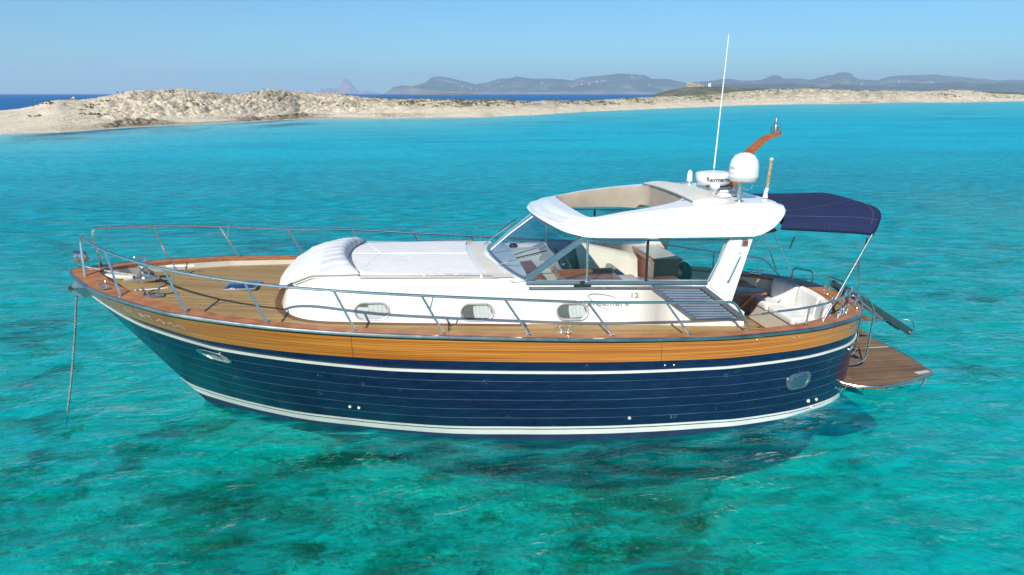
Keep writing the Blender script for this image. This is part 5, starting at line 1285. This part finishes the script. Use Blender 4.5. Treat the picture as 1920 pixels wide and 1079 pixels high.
# ------------------------------------------------------------------ far land: headland, islands, hills
def ridge(name, prof, D, depth, mat, rough=.0, base=-2, n=420, rows=14, seed=1, fold=1.0):
    """heightfield whose skyline follows the survey (azimuth, elevation) at distance D"""
    x0, x1 = prof[0][0], prof[-1][0]; P = np.zeros((n, rows, 3))
    for i in range(n):
        px = x0 + (x1 - x0) * i / (n - 1); el = (HOR - interp(prof, px)) / FP
        for j in range(rows):
            t = j / (rows - 1); d = D + depth * t; s_ = math.sin(math.pi * min(1, t * 1.0)) if t < .5 else max(0, math.cos(math.pi * (t - .5)))
            s_ = math.sin(math.pi * t) ** .9
            hh_ = 5.0 + el * (D + depth * .5)
            x, y, _ = at(px, d); w_ = fold * fbm(x / depth * 3.2, y / depth * 3.2, seed, 5, 2.1, .55)
            z = hh_ * s_ * (1 + .55 * w_ * (1 - s_ ** 3)) + rough * hh_ * noise.noise((x / depth * 22, y / depth * 22, seed))
            P[i, j] = (x, y, base + max(0, z) if 0 < j < rows - 1 else base - 3)
    me = bpy.data.meshes.new(name); idx = np.arange(n * rows).reshape(n, rows)
    fill(me, P.reshape(-1, 3).astype(np.float32), np.stack([idx[:-1, :-1], idx[1:, :-1], idx[1:, 1:], idx[:-1, 1:]], -1).reshape(-1, 4).astype(np.int32))
    me.materials.append(MAT[mat]); o = bpy.data.objects.new(name, me); COL.objects.link(o); tag(o, kind='structure'); return o, P
def hillmat(name, a, b, c, scale):
    n = N(name); p = n.pos(); f = n.noise(p, scale, 6, .68); g = n.noise(p, scale * 6, 4, .7)
    z = n.n('SeparateXYZ', i0=n.n('NewGeometry').outputs['Normal']).outputs[2]
    col = n.ramp(f, [(.35, a), (.55, b), (.72, c)]); col = n.mix(n.ramp(g, [(.62, 0), (.72, .6)]), col, c)
    n.pbr(col, .95, 0, None, 0, .05); return n.m
MAT['hill'] = hillmat('pine_hills', (.03, .05, .035), (.085, .10, .06), (.36, .31, .24), .004)
MAT['head'] = hillmat('headland_scrub', (.08, .085, .05), (.15, .14, .09), (.34, .28, .19), .03)
MAT['cliff'] = hillmat('pale_cliff', (.12, .10, .08), (.24, .20, .16), (.42, .37, .30), .004)
MAT['vedra'] = hillmat('bare_rock', (.20, .12, .09), (.34, .22, .17), (.46, .32, .25), .004)
HN = [(722,176),(726,174.5),(738,164),(753,161),(775,162),(797,156.5),(810,147),(822,145),(841,147),(859,151),(892,159),(917,155),(935,149),(954,148.5),(968,145),(983,147),(997,149),(1037,149),(1074,152),(1088,147),(1110,145),(1140,142.5),(1161,140),(1191,141.5),(1209,143),(1220,149),(1253,149),(1264,152.5),(1286,156),(1316,154),(1335,152),(1354,149.5),(1365,150),(1391,154),(1410,152),(1425,150.6),(1440,145),(1449,142),(1459,144),(1466,149),(1492,148),(1515,151),(1530,148),(1549,142),(1558,142.4),(1567,138),(1579,137.5),(1590,139),(1597,145),(1607,149.5),(1642,152),(1661,145),(1687,143),(1732,142),(1744,141),(1770,144),(1800,146),(1822,149),(1845,150.6),(1867,153),(1886,150.6),(1912,151),(1960,152),(2050,155),(2150,176)]
hills, HP = ridge('hills', HN, 8600, 2600, 'hill', .0, n=700, rows=18, seed=2)
H2 = [(1290,172),(1330,160),(1380,157),(1420,159),(1480,156),(1530,160),(1565,157),(1600,158),(1640,162),(1690,158),(1740,157),(1790,154),(1840,158),(1890,156),(1960,160),(2060,172)]
ridge('near_hills', H2, 5600, 1500, 'hill', .0, n=380, seed=5)
ridge('cliff_coast', [(720,176),(728,170),(742,164.5),(760,165),(800,167),(830,171),(870,172),(1000,172.5),(1150,171.5),(1262,172.5),(1300,176)], 7900, 500, 'cliff', .1, n=320, rows=8, seed=8)
ridge('islet', [(770,176),(790,174.3),(840,173.6),(880,174.5),(900,176)], 3200, 120, 'cliff', .1, n=90, rows=6, seed=4)
HD = [(1222,176.2),(1234,173),(1256,167.5),(1275,164.5),(1290,162),(1320,161),(1350,162),(1395,163),(1440,164.5),(1515,166),(1600,168),(1700,169),(1800,170),(1900,171),(2010,172)]
headland, HP2 = ridge('headland', HD, 1150, 330, 'head', .03, n=420, rows=12, seed=6, fold=.5)
# rocky sea stack island (two towers) on the horizon
VD = [(598,176),(601,172.5),(603,163.5),(605,166),(608,169),(613,166),(616,165),(622,166.5),(628,166),(634,165.6),(640,163),(643,156),(645,151),(648,149.5),(651,149),(653,152),(654.5,150),(656.5,150.5),(659,156),(662,160.5),(666,165),(669,169),(674,171),(682,171.5),(693,171),(706,173.5),(716,176)]
def crag(prof, D, depth):
    n = 240; rows = 12; P = np.zeros((n, rows, 3)); x0, x1 = prof[0][0], prof[-1][0]
    for i in range(n):
        px = x0 + (x1 - x0) * i / (n - 1); hh_ = 5 + (HOR - interp(prof, px)) / FP * (D + depth / 2)
        for j in range(rows):
            t = j / (rows - 1); x, y, _ = at(px, D + depth * t); s_ = min(1, 1.25 * math.sin(math.pi * t) ** .5)
            P[i, j] = (x, y, -4 + hh_ * s_ * (1 + .25 * fbm(x / 220, y / 220, 3, 4) * (1 - s_) * 2) if 0 < j < rows - 1 else -6)
    me = bpy.data.meshes.new('rock_island'); idx = np.arange(n * rows).reshape(n, rows)
    fill(me, P.reshape(-1, 3).astype(np.float32), np.stack([idx[:-1, :-1], idx[1:, :-1], idx[1:, 1:], idx[:-1, 1:]], -1).reshape(-1, 4).astype(np.int32))
    me.materials.append(MAT['vedra']); o = bpy.data.objects.new('rock_island', me); COL.objects.link(o); tag(o, kind='structure')
crag(VD, 14500, 1300)
# ruin and square tower on the headland
MAT['stone'] = simple('ruin_stone', (.36, .29, .22), .9, var=.25, vs=.4); MAT['plaster'] = simple('pale_plaster', (.70, .66, .58), .8, var=.08, vs=.5)
def hd_z(px):
    i = int(round((px - HD[0][0]) / (HD[-1][0] - HD[0][0]) * 419)); return Vector(HP2[i, 5])
g0 = hd_z(1302); ru = empty('fort_ruin', tuple(g0)); tag(ru, 'long pale stone ruin on top of the reddish headland', 'ruin')
a_ = az(1302); ex = Vector((math.cos(a_), -math.sin(a_), 0)); ey = Vector((math.sin(a_), math.cos(a_), 0)); rotz = Matrix.Rotation(-a_, 3, 'Z')
mb = MB(); pr = [(-15.5, 0), (-15.5, 8.0), (-13.5, 9.2), (-9, 8.6), (-6, 7.6), (-2.5, 7.4), (1, 6.2), (6, 6.6), (11, 4.6), (15, 2.2), (18, 0)]
mb.prism([g0 + ex * x + Vector((0, 0, z - 1.0)) for x, z in pr], ey * 9); build(mb, 'wall', 'stone', ru, smooth=False)
mb = MB()
for x in (-12, -8.2, -3.0, 2.0): mb.box(g0 + ex * x - ey * .05 + Vector((0, 0, 3.4)), (1.3, .3, 2.0), rotz)
build(mb, 'opening', 'black', ru, smooth=False)
g1 = hd_z(1329); tw = empty('watchtower', tuple(g1)); tag(tw, 'small white square tower on the headland right of the stone ruin', 'tower')
mb = MB(); mb.box(g1 + Vector((0, 0, 2.4)), (4.8, 4.8, 6.2), rotz); build(mb, 'wall', 'plaster', tw, smooth=False)
mb = MB(); mb.box(g1 + Vector((0, 0, 5.7)), (5.3, 5.3, .6), rotz); build(mb, 'parapet', 'plaster', tw, smooth=False)
mb = MB(); mb.box(g1 - ey * 2.42 + Vector((0, 0, 3.4)), (.9, .1, 1.3), rotz); build(mb, 'window', 'black', tw, smooth=False)
# whitewashed houses scattered on the far slopes
MAT['roof'] = simple('clay_roof', (.35, .17, .10), .9)
def make_house(loc, k):
    h = empty('house', loc); tag(h, 'tiny whitewashed house on the far hill slopes', 'house', 'white houses on the far hills')
    mb = MB(); mb.box(Vector(loc) + Vector((0, 0, 4)), (14 * k, 10 * k, 9 * k)); build(mb, 'wall', 'plaster', h, smooth=False)
    mb = MB(); c = Vector(loc) + Vector((0, 0, 4 + 4.5 * k)); mb.prism([c + Vector((-7.4 * k, -5.4 * k, 0)), c + Vector((-7.4 * k, 5.4 * k, 0)), c + Vector((-7.4 * k, 0, 2.4 * k))], (14.8 * k, 0, 0)); build(mb, 'roof', 'roof', h, smooth=False)
    return h
rh = random.Random(12); cnt_ = 0
for _ in range(400):
    i = rh.randint(60, 640); j = rh.choice((2, 3, 3, 4)); p = Vector(HP[i, j]); px = HN[0][0] + (HN[-1][0] - HN[0][0]) * i / 699
    if not (760 < px < 1240 or 1380 < px < 1800) or p.z < 12 or noise.noise((px * .02, j * .6, 2)) < -.05: continue
    make_house(tuple(p + Vector((0, 0, 2))), rh.choice((.8, 1.0, 1.2, 1.5))); cnt_ += 1
    if cnt_ >= 28: break
# seated figure in a white shirt on the left dune
MAT['shirt'] = simple('white_shirt', (.8, .8, .8), .8); MAT['skin'] = simple('skin', (.45, .25, .17), .6); MAT['hair'] = simple('dark_hair', (.02, .015, .012), .7)
pg = ground_at(137, .43); sc_p = 1.0
me = bpy.data.meshes.new('person')
sk = [((0, 0, .16), .15), ((0, 0, .36), .155), ((0, 0, .56), .17), ((0, 0, .66), .06), ((0, -.01, .76), .085), ((0, -.01, .86), .07),
      ((-.12, -.02, .14), .10), ((-.20, -.42, .40), .07), ((-.22, -.62, .05), .045), ((-.24, -.78, .03), .035), ((.12, -.02, .14), .10), ((.20, -.42, .42), .07), ((.22, -.62, .05), .045), ((.24, -.78, .03), .035),
      ((-.20, 0, .58), .06), ((-.30, -.18, .40), .045), ((-.22, -.40, .44), .035), ((.20, 0, .58), .06), ((.30, -.18, .40), .045), ((.22, -.40, .46), .035)]
ed_ = [(0, 1), (1, 2), (2, 3), (3, 4), (4, 5), (0, 6), (6, 7), (7, 8), (8, 9), (0, 10), (10, 11), (11, 12), (12, 13), (2, 14), (14, 15), (15, 16), (2, 17), (17, 18), (18, 19)]
me.from_pydata([k[0] for k in sk], ed_, []); me.materials.append(MAT['skin']); po_ = bpy.data.objects.new('person', me); COL.objects.link(po_); md = po_.modifiers.new('skin', 'SKIN'); 
for v, k in zip(me.skin_vertices[0].data if me.skin_vertices else [], sk): v.radius = (k[1], k[1])
md2 = po_.modifiers.new('sub', 'SUBSURF'); md2.levels = 1; md2.render_levels = 1
po_.location = pg + Vector((0, 0, -.02)); tag(po_, 'person in a white shirt sitting on the left crest of the sandbar', 'person')
mb = MB(); mb.lathe([(.19, .08), (.20, .2), (.185, .40), (.21, .56), (.15, .65), (.07, .69)], (0, 0, 0), 14); o = build(mb, 'shirt', 'shirt', None); o.parent = po_
mb = MB(); mb.lathe([(.09, .80), (.10, .85), (.085, .91), (.03, .95)], (0, .01, 0), 12); o = build(mb, 'hair', 'hair', None); o.parent = po_
po_.rotation_euler = (0, 0, R(-50))
# ------------------------------------------------------------------ sea air
n = N('sea_haze'); v = n.n('VolumePrincipled'); v.inputs['Density'].default_value = HAZE; v.inputs['Color'].default_value = (.82, .93, 1.0, 1); v.inputs['Anisotropy'].default_value = 0.2
n.t.links.new(v.outputs[0], n.out.inputs[1]); MAT['haze'] = n.m
mb = MB(); mb.box((700, 8300, 224), (27000, 17900, 460)); hz = build(mb, 'haze', 'haze', None, smooth=False); tag(hz, kind='stuff');
